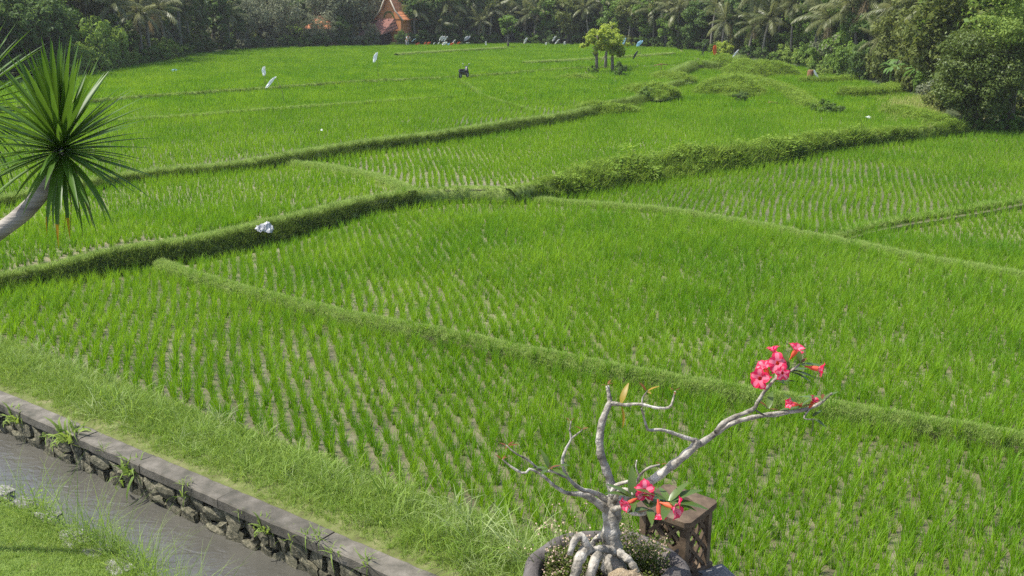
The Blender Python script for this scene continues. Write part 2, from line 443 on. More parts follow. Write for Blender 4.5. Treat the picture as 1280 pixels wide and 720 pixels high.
sheet('paddy', G2_poly, M['mud'])

# wood floor and tree line
TL = [(-260, 150, .9), (-100, 118, 1.0), (0, 105, 1.1), (90, 98, 1.12), (150, 87, 1.14), (200, 79, 1.15), (245, 68.5, 1.16), (330, 61, 1.17), (480, 58, 1.18), (640, 55.5, 1.18), (760, 58, 1.16), (860, 63, 1.1), (900, 69, 1.0), (945, 77, .9), (985, 80, .8), (1030, 90, .75), (1065, 99, .72), (1100, 106, .72), (1135, 118, .72), (1160, 124, .72), (1185, 156, .72), (1215, 164, .3), (1290, 165, .26), (1420, 170, .24)]
tlw = [P(*q) for q in TL]
def tl_at(px):
    for a, b, wa, wb in zip(TL[:-1], TL[1:], tlw[:-1], tlw[1:]):
        if a[0] <= px <= b[0]:
            t = (px - a[0]) / (b[0] - a[0])
            py = a[1] + (b[1] - a[1]) * t; z = a[2] + (b[2] - a[2]) * t
            return P(px, py, z)
    return tlw[-1]
def floor_rows():
    rows = []
    for i, q in enumerate(tlw):
        d = Vector((q.x, q.y, 0)).normalized()
        r = []
        for s, dz in ((0, 0.03), (3, .35), (12, 1.0), (30, 2.4), (80, 6), (300, 16)):
            p_ = q + d * s
            r.append((p_.x, p_.y, q.z + dz + (0.25 * vnoise(p_.x, p_.y, .3) if s else 0)))
        rows.append(r)
    return rows
fr = floor_rows(); nc = len(fr[0])
wv = [p_ for r in fr for p_ in r]
wf = [(i * nc + j, (i + 1) * nc + j, (i + 1) * nc + j + 1, i * nc + j + 1) for i in range(len(fr) - 1) for j in range(nc - 1)]
nb = len(wv)
for i, r in enumerate(fr): wv.append((r[0][0], r[0][1], r[0][2] - 1.2))
wf += [(i, ) and (nb + i, nb + i + 1, (i + 1) * nc, i * nc) for i in range(len(fr) - 1)]
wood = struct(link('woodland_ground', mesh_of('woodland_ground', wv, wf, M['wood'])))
SHEETS.append((wv, wf))

_v = []; _f = []
for v, f in SHEETS:
    k = len(_v); _v += v; _f += [tuple(i + k for i in q) for q in f]
GROUND = BVHTree.FromPolygons(_v, _f)
def gz(x, y, default=0.0):
    h = GROUND.ray_cast(Vector((x, y, 60)), Vector((0, 0, -1)))
    return h[0].z if h[0] is not None else default

# -------- bunds
TURF_PTS, FACE_PTS, BUSHY_PTS, DRY_PTS = [], [], [], []     # (x, y, z, size)
def quad_samples(a, b, c, d, dens):
    A = 0.5 * ((b - a).cross(c - a).length + (c - a).cross(d - a).length)
    n = np.random.poisson(A * dens) if A * dens < 1e5 else 0
    for _ in range(n):
        s, t = random.random(), random.random()
        yield (a * (1 - s) + b * s) * (1 - t) + (d * (1 - s) + c * s) * t
np.random.seed(3)

def strip_bund(name, rows, mat, top_dens=None, face_dens=None, face_rows=(0,), size=1.0, face_size=1.0, store_face=None, store_top=None):
    """rows: list of polylines (each n points) from front foot to back foot."""
    n = len(rows[0]); k = len(rows)
    v = []
    for j, r in enumerate(rows):
        for i, p_ in enumerate(r):
            w = 0.0 if j in (0, k - 1) else 1.0
            a = 0.045 * vnoise(p_[0] * 2.2 + j, p_[1] * 2.2, 1.6) * w
            v.append((p_[0] + a, p_[1] - a, p_[2] + a * 0.6))
    f = [(j * n + i, j * n + i + 1, (j + 1) * n + i + 1, (j + 1) * n + i) for j in range(k - 1) for i in range(n - 1)]
    o = struct(link(name, mesh_of(name, v, f, mat)))
    for j in range(k - 1):
        isf = j in face_rows
        dens = face_dens if isf else top_dens
        st = store_face if isf else store_top
        if not dens: continue
        for i in range(n - 1):
            a, b, c, d = (Vector(v[q]) for q in (j * n + i, j * n + i + 1, (j + 1) * n + i + 1, (j + 1) * n + i))
            dist = (a - EYE).length
            fac = min(1.0, (22.0 / dist) ** 1.1)           # fewer, larger tufts far off
            for q in quad_samples(a, b, c, d, dens * fac):
                st.append((q.x, q.y, q.z, (face_size if isf else size) * (1 + 0.55 * (1 / math.sqrt(fac) - 1))))
    return o

def step_bund(name, bot, top, back=0.4, n=90, **k):
    """earth face between a foot line and a crest line, with a grassy crest behind it."""
    b = spline([tuple(q) for q in bot], n); t = spline([tuple(q) for q in top], n)
    bk = []
    for i in range(n):
        tg = t[min(i + 1, n - 1)] - t[max(i - 1, 0)]
        nv = np.array([-tg[1], tg[0], 0]); nv /= max(np.linalg.norm(nv), 1e-6)
        if nv[1] < 0: nv = -nv
        bk.append(nv)
    bk = np.array(bk)
    b[:, 2] -= 0.12
    # never let the crest hang over its own foot
    over = ((b - t) * bk).sum(1)
    b = b - bk * np.maximum(over + 0.06, 0)[:, None]
    mid = b * 0.45 + t * 0.55 + bk * -0.10; mid[:, 2] += 0.0
    t1 = t.copy(); t1[:, 2] += 0.05
    t2 = t + bk * back; t2[:, 2] += 0.04
    t3 = t + bk * (back + 0.15); t3[:, 2] -= 0.12
    return strip_bund(name, [b, mid, t1, t2, t3], M['bund'], face_rows=(0, 1), **k)

def low_bund(name, line, w=0.34, h=0.10, n=90, **k):
    c = spline([tuple(q) for q in line], n)
    rows = [[], [], [], [], []]
    for i in range(n):
        tg = c[min(i + 1, n - 1)] - c[max(i - 1, 0)]
        nv = np.array([-tg[1], tg[0], 0]); nv /= max(np.linalg.norm(nv), 1e-6)
        if nv[1] < 0: nv = -nv
        ww = w * (1 + 0.25 * vnoise(c[i][0], c[i][1], 1.3))
        for r, (o, z) in zip(rows, ((-.75, -.15), (-.5, h * .75), (0, h), (.5, h * .75), (.75, -.15))):
            r.append(c[i] + nv * o * ww + np.array([0, 0, z]))
    return strip_bund(name, rows, M['bund'], face_rows=(0,), **k)

ext = lambda pl, m: pl + [pl[-1] + (pl[-1] - pl[-2]).normalized() * m]
B6_TOP, B6_FACE = [], []
low_bund('paddy_bund', ext(W_(B1, .12), 8), .23, .19, 140, top_dens=800, face_dens=600, store_top=TURF_PTS, store_face=TURF_PTS, size=.6, face_size=.6)
low_bund('paddy_bund', ext(W_(B7, .15), 8), .28, .15, 120, top_dens=700, face_dens=450, store_top=TURF_PTS, store_face=TURF_PTS, size=.8)
step_bund('paddy_bund', W_(B8, zE2) + [Vector((b8x.x, b8x.y, zE2))], W_([(a, b - 4) for a, b in B8], zE1) + [b8x1], .34, 60, top_dens=460, face_dens=260, store_top=TURF_PTS, store_face=FACE_PTS, size=.8, face_size=.6)
step_bund('paddy_bund', W_(B2b, .05), b2top, .42, 120, top_dens=420, face_dens=420, store_top=TURF_PTS, store_face=FACE_PTS, size=.8, face_size=.75)
low_bund('paddy_bund', W_(CRV, zC), .36, .16, 50, top_dens=480, face_dens=200, store_top=TURF_PTS, store_face=TURF_PTS, size=.8)
step_bund('paddy_bund', W_(DFb + [(672, 251)], zB), W_(DFc + [(672, 233)], zD), .3, 44, top_dens=420, face_dens=420, store_top=TURF_PTS, store_face=TURF_PTS, size=.5, face_size=.5)
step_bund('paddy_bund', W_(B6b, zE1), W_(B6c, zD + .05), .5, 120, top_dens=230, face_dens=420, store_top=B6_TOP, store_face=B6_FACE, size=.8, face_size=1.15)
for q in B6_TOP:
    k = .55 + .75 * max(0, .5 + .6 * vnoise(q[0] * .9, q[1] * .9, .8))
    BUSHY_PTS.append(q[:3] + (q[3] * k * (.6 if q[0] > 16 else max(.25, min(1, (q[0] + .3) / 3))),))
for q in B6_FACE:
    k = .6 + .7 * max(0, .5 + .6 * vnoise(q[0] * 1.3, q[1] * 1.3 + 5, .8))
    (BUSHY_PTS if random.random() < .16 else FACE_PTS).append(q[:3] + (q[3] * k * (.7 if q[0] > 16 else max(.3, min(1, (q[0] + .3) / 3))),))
step_bund('paddy_bund', [P(a, c, zC + (.05 if a > 330 else 0)) for a, b, c, z in B5], b5top, .45, 150, top_dens=420, face_dens=420, store_top=TURF_PTS, store_face=FACE_PTS, size=.9, face_size=.8)
low_bund('paddy_bund', W_(B5x, zG), .8, .25, 40, top_dens=300, face_dens=400, store_top=TURF_PTS, store_face=FACE_PTS, size=1.0)
step_bund('paddy_bund', [P(a, b + 1.6, zG) for a, b in L2], l2b, .4, 120, top_dens=300, face_dens=400, store_top=TURF_PTS, store_face=FACE_PTS, size=.55, face_size=.6)
for pl, w, h in (([(130, 153), (232, 147), (320, 140), (445, 131), (580, 122)], .26, .13), ([(575, 102), (588, 110), (603, 121), (640, 133), (668, 141)], .32, .11),
                 ([(655, 82), (740, 77.5), (790, 74), (842, 70)], .6, .36), ([(495, 71.5), (560, 67.5), (632, 63)], .6, .40), ([(180, 98), (320, 89), (440, 83)], .3, .08)):
    zz = zG if pl[0][1] > 100 else zG2
    low_bund('paddy_bund', W_(pl, zz), w, h, 60, top_dens=330, face_dens=330, store_top=TURF_PTS, store_face=FACE_PTS, size=.55, face_size=.55)
# low banks among the fields on the right
for pl, w, h in (([(1050, 122), (1075, 123), (1100, 121), (1122, 116)], 1.0, .42), ([(1000, 105), (1040, 104), (1075, 101)], .6, .22), ([(940, 102), (985, 118), (1010, 138)], .8, .16),
                 ([(1120, 143), (1155, 152), (1182, 158)], 1.0, .25)):
    low_bund('grassy_bank', W_(pl, zD), w, h, 40, top_dens=260, face_dens=300, store_top=BUSHY_PTS, store_face=BUSHY_PTS, size=.6, face_size=.7)

# grass mounds
def mound(px, py, z, rx, ry, h, ang=0.0, dens=60, size=1.0):
    c = P(px, py, z); n1, n2 = 22, 8
    v = []; f = []
    for j in range(n2 + 1):
        t = j / n2
        for i in range(n1):
            a = 2 * math.pi * i / n1
            rr = (1 - t) * (1 + .16 * math.sin(a * 3 + px) + .1 * math.sin(a * 5 + py))
            x, y = rx * rr * math.cos(a), ry * rr * math.sin(a)
            x, y = x * math.cos(ang) - y * math.sin(ang), x * math.sin(ang) + y * math.cos(ang)
            hh = h * (1 - (1 - t) ** 2) * (1 + .25 * vnoise(c.x + x, c.y + y, 1.2))
            v.append((c.x + x, c.y + y, z - .1 + hh))
    for j in range(n2):
        for i in range(n1):
            f.append((j * n1 + i, j * n1 + (i + 1) % n1, (j + 1) * n1 + (i + 1) % n1, (j + 1) * n1 + i))
    struct(link('grass_mound', mesh_of('grass_mound', v, f, M['bund'])))
    for q in f:
        a, b, cc, d = (Vector(v[i]) for i in q)
        for s in quad_samples(a, b, cc, d, dens):
            BUSHY_PTS.append((s.x, s.y, s.z, size))
mound(915, 116, zD, 2.2, 5.0, 1.0, -.25, 60, 1.0)
mound(930, 96, zD, 1.8, 5.0, 1.1, -.2, 55, 1.0)
mound(905, 88, zD, 1.6, 3.0, 1.1, 0, 50, 1.0)
mound(812, 118, zG, 1.6, 2.5, .55, .3, 60, .9)
mound(838, 100, zG, 1.5, 2.5, .45, .3, 55, .9)
mound(958, 94, zD, 2.2, 3.5, 1.0, .2, 50, 1.0)
mound(745, 142, zG - .3, 2.4, 1.2, .45, .5, 75, .85)
mound(641, 248, zB - .02, .75, .5, .42, .2, 130, .4)
mound(722, 100, zG, 1.5, 1.5, .3, 0, 40, .8)

for _ in range(700):
    q = P(1150 + random.gauss(0, 26), 138 + random.gauss(0, 8), zD)
    DRY_PTS.append((q.x, q.y, zD, random.uniform(.6, 1.1)))
# -------- verge between paddies and canal cap
vr = []
nv_ = 120
for i in range(nv_):
    u = U0 + (U1 - U0) * i / (nv_ - 1)
    w = 1.38 + .10 * vnoise(u, 3, .8)
    vr.append([cf(u, o, z) for o, z in ((-.10, -.3), (-.02, .125), (.35, .19), (.8, .17), (w - .1, .06), (w + .12, -.2))])
v = [tuple(q) for r in vr for q in r]; k = 6
f = [(i * k + j, (i + 1) * k + j, (i + 1) * k + j + 1, i * k + j + 1) for i in range(nv_ - 1) for j in range(k - 1)]
struct(link('grass_verge', mesh_of('grass_verge', v, f, M['vergeg'])))

# -------- canal water, bed, lawn
def bank_edge(u):
    return -1.70 - .034 * u + .09 * math.sin(u * 1.3) + .05 * math.sin(u * 3.1 + 1)
WZ = -0.40
o = struct(link('canal_water', mesh_of('canal_water', [cf(U0, -.15, WZ), cf(U1, -.15, WZ), cf(U1, -3.2, WZ), cf(U0, -3.2, WZ)], [(0, 1, 2, 3)], M['water'])))
lr = []
for i in range(160):
    u = U0 + (U1 - U0) * i / 159
    e = bank_edge(u)
    lr.append([cf(u, e + .12, -.7), cf(u, e + .05, -.15), cf(u, e - .03, -.01), cf(u, e - .25, .03), cf(u, e - 1.5, .05), cf(u, e - 4, .06), cf(u, -38, .06)])
v = [tuple(q) for r in lr for q in r]; k = 7
f = [(i * k + j, (i + 1) * k + j, (i + 1) * k + j + 1, i * k + j + 1) for i in range(159) for j in range(k - 1)]
lawn = struct(link('lawn', mesh_of('lawn', v, f, M['lawn'])))

# ------------------------------------------------------------------ scatter of what cannot be counted
def scatter(name, pos, rot, scl, idx, sources):
    me = bpy.data.meshes.new(name)
    pos = np.asarray(pos, np.float32)
    me.vertices.add(len(pos)); me.vertices.foreach_set('co', pos.ravel())
    a = me.attributes.new('rot', 'FLOAT_VECTOR', 'POINT'); a.data.foreach_set('vector', np.asarray(rot, np.float32).ravel())
    a = me.attributes.new('scl', 'FLOAT', 'POINT'); a.data.foreach_set('value', np.asarray(scl, np.float32))
    a = me.attributes.new('idx', 'INT', 'POINT'); a.data.foreach_set('value', np.asarray(idx, np.int32))
    ob = link(name, me)
    ng = bpy.data.node_groups.new(name, 'GeometryNodeTree')
    ng.interface.new_socket('Geometry', in_out='INPUT', socket_type='NodeSocketGeometry')
    ng.interface.new_socket('Geometry', in_out='OUTPUT', socket_type='NodeSocketGeometry')
    n, l = ng.nodes, ng.links
    gi, go = n.new('NodeGroupInput'), n.new('NodeGroupOutput')
    iop = n.new('GeometryNodeInstanceOnPoints')
    jn = n.new('GeometryNodeJoinGeometry')
    for s in reversed(sources):
        oi = n.new('GeometryNodeObjectInfo'); oi.inputs['Object'].default_value = s
        oi.inputs['As Instance'].default_value = True
        l.new(oi.outputs['Geometry'], jn.inputs[0])
    def att(nm, ty):
        q = n.new('GeometryNodeInputNamedAttribute'); q.data_type = ty; q.inputs['Name'].default_value = nm
        return q.outputs['Attribute']
    l.new(gi.outputs[0], iop.inputs['Points']); l.new(jn.outputs[0], iop.inputs['Instance'])
    iop.inputs['Pick Instance'].default_value = True
    l.new(att('idx', 'INT'), iop.inputs['Instance Index'])
    l.new(att('rot', 'FLOAT_VECTOR'), iop.inputs['Rotation'])
    l.new(att('scl', 'FLOAT'), iop.inputs['Scale'])
    l.new(iop.outputs[0], go.inputs[0])
    md = ob.modifiers.new('scatter', 'NODES'); md.node_group = ng
    ob['kind'] = 'stuff'
    return ob

def blades(n, h, hv, w, spread, lean, droop, segs=3, seed=0, root=0.02):
    """a tuft of n tapering blades"""
    r = np.random.default_rng(seed)
    V = []; Fq = []
    for b in range(n):
        az = r.uniform(0, 2 * math.pi); L = h * (1 + hv * r.uniform(-1, 1)); ln = abs(r.normal(0, lean)); dr = droop * r.uniform(.4, 1.4)
        bx, by = root * r.normal(), root * r.normal()
        d = np.array([math.cos(az), math.sin(az)]); faz = az + r.normal(0, .9) + math.pi / 2
        sd = np.array([math.cos(faz), math.sin(faz)])
        base = len(V); x = 0; z = 0; ang = ln
        ww = w * r.uniform(.7, 1.2)
        bx += d[0] * spread * r.uniform(0, 1); by += d[1] * spread * r.uniform(0, 1)
        for s in range(segs + 1):
            t = s / segs
            hw = ww * .5 * (1 - t ** 1.8) + .0004
            cx, cy = bx + d[0] * x, by + d[1] * x
            V.append((cx - sd[0] * hw, cy - sd[1] * hw, z)); V.append((cx + sd[0] * hw, cy + sd[1] * hw, z))
            x += math.sin(ang) * L / segs; z += math.cos(ang) * L / segs; ang += dr / segs * (1 + t)
        for s in range(segs):
            a = base + s * 2
            Fq.append((a, a + 1, a + 3, a + 2))
    return np.array(V), np.array(Fq)

def src(name, v, f, mat):
    return bpy.data.objects.new(name, mesh_of(name, v, f, mat))

RICE_NEAR = []
for s in range(8):
    v, f = blades(30, .32, .32, .0108, .018, .26, .48, 3, 100 + s, .021)
    RICE_NEAR.append(src('rice_clump_shape', v, f, M['rice']))
RICE_MID = []
for s in range(5):
    v, f = blades(12, .30, .30, .017, .018, .23, .40, 2, 200 + s, .018)
    RICE_MID.append(src('rice_clump_mid', v, f, M['rice']))
RICE_FAR = []
for s in range(5):
    vs, fs = [], []
    k = 0
    for i in range(3):
        for j in range(3):
            v, f = blades(6, .33, .28, .034, .03, .28, .4, 2, 300 + s * 9 + i * 3 + j, .03)
            v = v + np.array([(i - 1) * .2 + random.uniform(-.03, .03), (j - 1) * .21 + random.uniform(-.03, .03), 0])
            vs.append(v); fs.append(f + k); k += len(v)
    RICE_FAR.append(src('rice_patch', np.vstack(vs), np.vstack(fs), M['rice']))

def inside(poly, x, y):
    c = np.zeros(len(x), bool); n = len(poly)
    for i in range(n):
        x1, y1, x2, y2 = poly[i][0], poly[i][1], poly[(i + 1) % n][0], poly[(i + 1) % n][1]
        if y1 == y2: continue
        m = ((y1 > y) != (y2 > y)) & (x < (x2 - x1) * (y - y1) / (y2 - y1) + x1)
        c ^= m
    return c
def seg_dist(poly, x, y, closed=True):
    d = np.full(len(x), 1e9); n = len(poly)
    for i in range(n if closed else n - 1):
        a = np.array(poly[i][:2]); b = np.array(poly[(i + 1) % n][:2]); e = b - a; L = max(e @ e, 1e-9)
        t = np.clip(((x - a[0]) * e[0] + (y - a[1]) * e[1]) / L, 0, 1)
        d = np.minimum(d, np.hypot(x - a[0] - t * e[0], y - a[1] - t * e[1]))
    return d

def in_view(x, y, z, mx=260, my=170):
    px, py, dp = project(np.stack([x, y, z], -1))
    return (dp > 1) & (px > -mx) & (px < 1280 + mx) & (py > -60) & (py < 720 + my)

tl_poly = [q for q in tlw] + [Vector((400, 20, 0)), Vector((400, 600, 0)), Vector((-400, 600, 0)), Vector((-400, 60, 0))]
near_pts, mid_pts, far_pts = [], [], []
MOUNDS = [(P(915, 116, zD), 2.0, 4.5), (P(930, 96, zD), 1.7, 4.5), (P(905, 88, zD), 1.5, 2.7), (P(812, 118, zG), 1.4, 2.2), (P(838, 100, zG), 1.4, 2.2), (P(958, 94, zD), 2, 3.2), (P(755, 92, zG), 2.2, 1.2)]
def rice_field(poly, rowdir, exclude=(), inset=.26, sx=.212, sy=.175):
    a = np.array([(q[0], q[1]) for q in poly])
    rd = np.array(rowdir, float); rd /= np.linalg.norm(rd); cd = np.array([rd[1], -rd[0]])
    def grid(st, sc):
        s = a @ rd; c = a @ cd
        s0, s1, c0, c1 = max(s.min(), -140), min(s.max(), 160), max(c.min(), -140), min(c.max(), 140)
        S_, C_ = np.meshgrid(np.arange(s0, s1, st), np.arange(c0, c1, sc), indexing='ij')
        x = S_ * rd[0] + C_ * cd[0]; y = S_ * rd[1] + C_ * cd[1]
        # rows wander a little
        wob = .10 * np.sin(S_ * .35 + C_ * .11) + .05 * np.sin(S_ * .9 + C_ * .5)
        x = x + cd[0] * wob; y = y + cd[1] * wob
        return x.ravel(), y.ravel()
    for lod, (st, sc) in enumerate(((sy, sx), (.62, .60))):
        x, y = grid(st, sc)
        z = np.full(len(x), poly[0][2])
        d = np.hypot(x, y)
        m = in_view(x, y, z) & ((d < 58) if lod == 0 else (d >= 58))
        x, y = x[m], y[m]
        m = inside(poly, x, y)
        x, y = x[m], y[m]
        for e in exclude:
            m = ~inside(e, x, y); x, y = x[m], y[m]
        m = ~inside(tl_poly, x, y); x, y = x[m], y[m]
        m = seg_dist(poly, x, y) > (inset if lod == 0 else .45)
        x, y = x[m], y[m]
        for c, rx, ry in MOUNDS:
            m = ((x - c.x) / rx) ** 2 + ((y - c.y) / ry) ** 2 > 1
            x, y = x[m], y[m]
        j = .026 if lod == 0 else .03
        x = x + rng.normal(0, j, len(x)); y = y + rng.normal(0, j, len(x))
        m = rng.random(len(x)) > (.025 if lod == 0 else 0)
        x, y = x[m], y[m]
        d = np.hypot(x, y)
        for xx, yy, dd in zip(x, y, d):
            z = gz(xx, yy, 0)
            (near_pts if dd < 30 else mid_pts if dd < 58 else far_pts).append((xx, yy, z, math.atan2(rd[0], rd[1])))
A_r = [cf(-30, 1.22), cf(24, 1.22)] + [b1x] + W_(B1, 0)[::-1] + [q for q in W_(B2b, 0)[:4][::-1]] + [Vector((-22, 19, 0))]
rice_field(A_r, (-.30, .95), inset=.30)
rice_field(B_poly, (-.22, .97))
rice_field(E2_poly, (.25, .95))
rice_field(E1_poly, (.30, .95), exclude=(D_poly,))
G_ex = [q for q in G_poly]
C_r = b2top + crvw[1:] + b5bot[:6][::-1] + [Vector((-40, 36, zC)), Vector((-40, 20, zC))]
rice_field(C_r, (.10, .99), inset=.5, sx=.22)
rice_field(D_poly, (-.15, .98), exclude=(G_ex,), inset=.5, sx=.21)
rice_field(G_poly, (.05, .99), exclude=(G2_poly,), inset=.5, sx=.24)
rice_field(G2_poly, (.1, .99), inset=.6)

near_pts = np.array(near_pts); mid_pts = np.array(mid_pts); far_pts = np.array(far_pts)
# a clump is an individual thing where it shows largest
px, py, dp = project(near_pts[:, :3])
vis = (px > 5) & (px < 1275) & (py < 716) & ~((px > 560) & (px < 900) & (py > 590)) 
order = np.argsort(np.where(vis, dp, 1e9))[:300]
sel = np.zeros(len(near_pts), bool); sel[order] = True
for i in order:
    x, y, z, a = near_pts[i]
    o = link('rice_clump', RICE_NEAR[int(rng.integers(8))].data, None, (x, y, z - .01), (rng.normal(0, .05), rng.normal(0, .05), rng.uniform(0, 6.28)), float(rng.uniform(.8, 1.15)))
    tag(o, 'young green rice clump in the paddy between the canal verge and the first low bund', 'rice plant', 'rice clumps in the paddy beside the canal')
near_pts = near_pts[~sel]
pos = np.vstack([near_pts[:, :3], mid_pts[:, :3], far_pts[:, :3]])
n1, n2, n3 = len(near_pts), len(mid_pts), len(far_pts)
N_ = n1 + n2 + n3
rot = np.stack([rng.normal(0, .085, N_), rng.normal(0, .085, N_), rng.uniform(0, 6.28, N_)], -1)
rot[n1 + n2:, :2] = 0
rot[n1 + n2:, 2] = -far_pts[:, 3] + rng.normal(0, .04, n3) + np.where(rng.random(n3) > .5, math.pi, 0)
hz = np.array([.5 + .5 * vnoise(a, b, .45) for a, b in pos[:, :2]])
scl = rng.uniform(.74, 1.16, N_) * (.92 + .16 * hz)
idx = np.r_[rng.integers(0, 8, n1), 8 + rng.integers(0, 5, n2), 13 + rng.integers(0, 5, n3)]
# join order of the sources is reversed inside the node group: 0..17 -> 17..0
RICE_ALL = RICE_NEAR + RICE_MID + RICE_FAR
rice = scatter('rice_crop', pos - np.array([0, 0, .01]), rot, scl, idx, RICE_ALL)
tag(rice, 'young green rice crop filling the flooded paddies in rows', 'rice')
print('RICE', n1, n2, n3)

# ------------------------------------------------------------------ grasses
M['drygrass'] = leaf_mat('dry_blade', (0.28, 0.32, 0.08), (0.42, 0.42, 0.17), 0.35, 0.7, spec=.15)
def tufts(pts, name, sources, label, cat, jit=.3, smin=.75, smax=1.25, lean=.2):
    pts = np.array(pts)
    n = len(pts)
    rot = np.stack([rng.normal(0, lean, n), rng.normal(0, lean, n), rng.uniform(0, 6.28, n)], -1)
    o = scatter(name, pts[:, :3], rot, pts[:, 3] * rng.uniform(smin, smax, n), rng.integers(0, len(sources), n), sources)
    tag(o, label, cat)
    print(name, n)
    return o
T_SHORT = [src('short_tuft', *blades(18, .12, .4, .012, .06, .6, .9, 2, 400 + s, .04), M['turf']) for s in range(4)]
T_FACE = [src('bank_tuft', *blades(14, .20, .4, .014, .05, .6, 1.1, 2, 420 + s, .04), M['bankshade']) for s in range(4)]
def leafy_weed(seed, n=34, h=.28, leaf=.045):
    r = np.random.default_rng(seed); V = []; Fq = []
    for i in range(n):
        az = r.uniform(0, 6.28); rr = abs(r.normal(0, .11)); z = r.uniform(.02, h) * (1 - rr)
        c = np.array([rr * math.cos(az), rr * math.sin(az), z])
        d = np.array([math.cos(az), math.sin(az), r.uniform(-.2, .7)]); d /= np.linalg.norm(d)
        s = np.cross(d, [0, 0, 1]); s /= np.linalg.norm(s)
        L = leaf * r.uniform(.6, 1.3); b = len(V)
        V += [c, c + d * L * .5 + s * L * .3, c + d * L, c + d * L * .5 - s * L * .3]
        Fq.append((b, b + 1, b + 2, b + 3))
    return np.array(V), np.array(Fq)
T_BUSH = [src('bushy_tuft', *blades(18, .42, .35, .016, .06, .5, 1.0, 3, 440 + s, .05), M['bankshade'] if s < 1 else M['mound']) for s in range(5)] + [src('bushy_weed', *leafy_weed(450 + s, 46, .42, .10), M['mound']) for s in range(1)]
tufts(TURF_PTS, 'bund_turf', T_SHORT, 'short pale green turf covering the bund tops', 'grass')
tufts(FACE_PTS, 'bund_bank_grass', T_FACE, 'grass hanging on the bund faces, their shade put into its darker colour', 'grass')
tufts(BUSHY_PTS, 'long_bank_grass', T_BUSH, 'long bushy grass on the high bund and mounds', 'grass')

T_DRY = [src('dry_tuft', *blades(18, .42, .35, .016, .06, .5, 1.0, 3, 455 + s, .05), M['drygrass']) for s in range(2)]
tufts(DRY_PTS, 'dry_grass', T_DRY, 'pale yellowish dry grass at the foot of the big dense tree', 'grass')
# verge: short mat plus long clumps
V_SHORT = [src('verge_tuft', *blades(14, .17, .45, .011, .05, .6, 1.0, 2, 460 + s, .03), M['verge'] if s else M['turf']) for s in range(4)]
V_LONG = [src('verge_long_tuft', *blades(26, .46, .35, .011, .05, .5, 1.6, 4, 470 + s, .05), M['verge'] if s < 4 else M['paleblade']) for s in range(6)]
pts = []
for _ in range(16000):
    u = random.uniform(-3, 22); n_ = random.uniform(.02, 1.42)
    if n_ < .10 + .08 * vnoise(u * 2, 1, 1.5) and random.random() < .8: continue
    q = cf(u, n_, 0); z = .125 + .05 * min(n_ / .35, 1) - max(0, n_ - .8) * .18
    pts.append((q.x, q.y, z, random.uniform(.5, 1.0) * (.38 + .67 * min(n_ / .6, 1))))
tufts(pts, 'verge_grass', V_SHORT, 'short tangled grass on the verge between canal wall and paddy', 'grass')
pts = []
for _ in range(1700):
    u = random.uniform(-3, 22); n_ = min(1.32, max(.3, random.gauss(.78, .3)))
    dens = .45 + .55 * vnoise(u * 1.3, 5, 1.0)
    if random.random() > dens + (.3 if u > 8 else 0): continue
    q = cf(u, n_, 0)
    pts.append((q.x, q.y, .12, random.uniform(.35, 1.05) * (1 if u > 7 else .85)))
for u, n_, s in ((2.4, .6, 1.5), (2.7, .75, 1.4), (3.0, .5, 1.2), (9.4, .9, 1.7), (9.8, .8, 1.5), (10.3, .9, 1.7), (10.7, .6, 1.4), (11.3, 1.0, 1.6), (9.0, 1.2, 1.3), (8.2, 1.0, 1.3), (5.2, .9, 1.2), (8.6, .6, 1.3), (9.2, .5, 1.4), (10.0, .45, 1.4), (10.9, .9, 1.6), (11.6, .7, 1.5), (3.3, .8, 1.4), (1.9, .7, 1.2), (6.4, .8, 1.2)):
    q = cf(u, n_, 0); pts.append((q.x, q.y, .12, s))
tufts(pts, 'verge_long_grass', V_LONG, 'long arching pale grass clumps along the verge above the canal wall', 'grass', smin=.85, smax=1.15)

# lawn
L_TUFT = [src('lawn_tuft', *blades(12, .055, .4, .006, .03, .6, .8, 2, 480 + s, .025), M['turf'] if s % 2 else M['verge']) for s in range(4)]
pts = []
for _ in range(26000):
    u = random.uniform(-1.5, 8.0); e = bank_edge(u); n_ = e - .02 - 3.2 * random.random() ** 1.2
    if n_ > e - .10 and random.random() < .6: continue
    q = cf(u, n_, 0)
    pts.append((q.x, q.y, .025, random.uniform(.7, 1.2)))
tufts(pts, 'lawn_grass', L_TUFT, 'closely mown lawn grass on the near canal bank', 'grass')

# weeds and tall stems on the near bank edge
W_LEAF = [src('leafy_weed_shape', *leafy_weed(500 + s), M['tlight']) for s in range(3)]
W_TALL = [src('tall_stem_shape', *blades(7, .62, .4, .006, .05, .3, .8, 5, 510 + s, .08), M['verge']) for s in range(3)]
pts = []
for u, m_, sd in ((.0, 30, .22), (.9, 8, .2), (1.5, 8, .2), (2.1, 4, .15), (3.6, 10, .2), (4.4, 18, .3), (5.2, 24, .35), (6.0, 26, .4), (6.8, 28, .4)):
    for _ in range(m_):
        uu = u + random.gauss(0, sd); q = cf(uu, bank_edge(uu) + random.uniform(-.05, .14), 0)
        pts.append((q.x, q.y, -.06, random.uniform(.5, 1.0)))
tufts(pts, 'bank_weeds', W_LEAF, 'bright leafy weeds along the near edge of the canal', 'weeds')
pts = []
for u, m_, sd in ((.1, 7, .2), (3.2, 3, .2), (4.0, 10, .35), (4.8, 16, .35), (5.5, 22, .35), (6.2, 28, .4), (6.9, 30, .4), (7.6, 26, .5)):
    for _ in range(m_):
        uu = u + random.gauss(0, sd); q = cf(uu, bank_edge(uu) + random.uniform(-.12, .14), 0)
        pts.append((q.x, q.y, -.05, random.uniform(.6, 1.2)))
tufts(pts, 'tall_bank_grass', W_TALL, 'thin tall grass stems leaning over the canal water', 'grass')

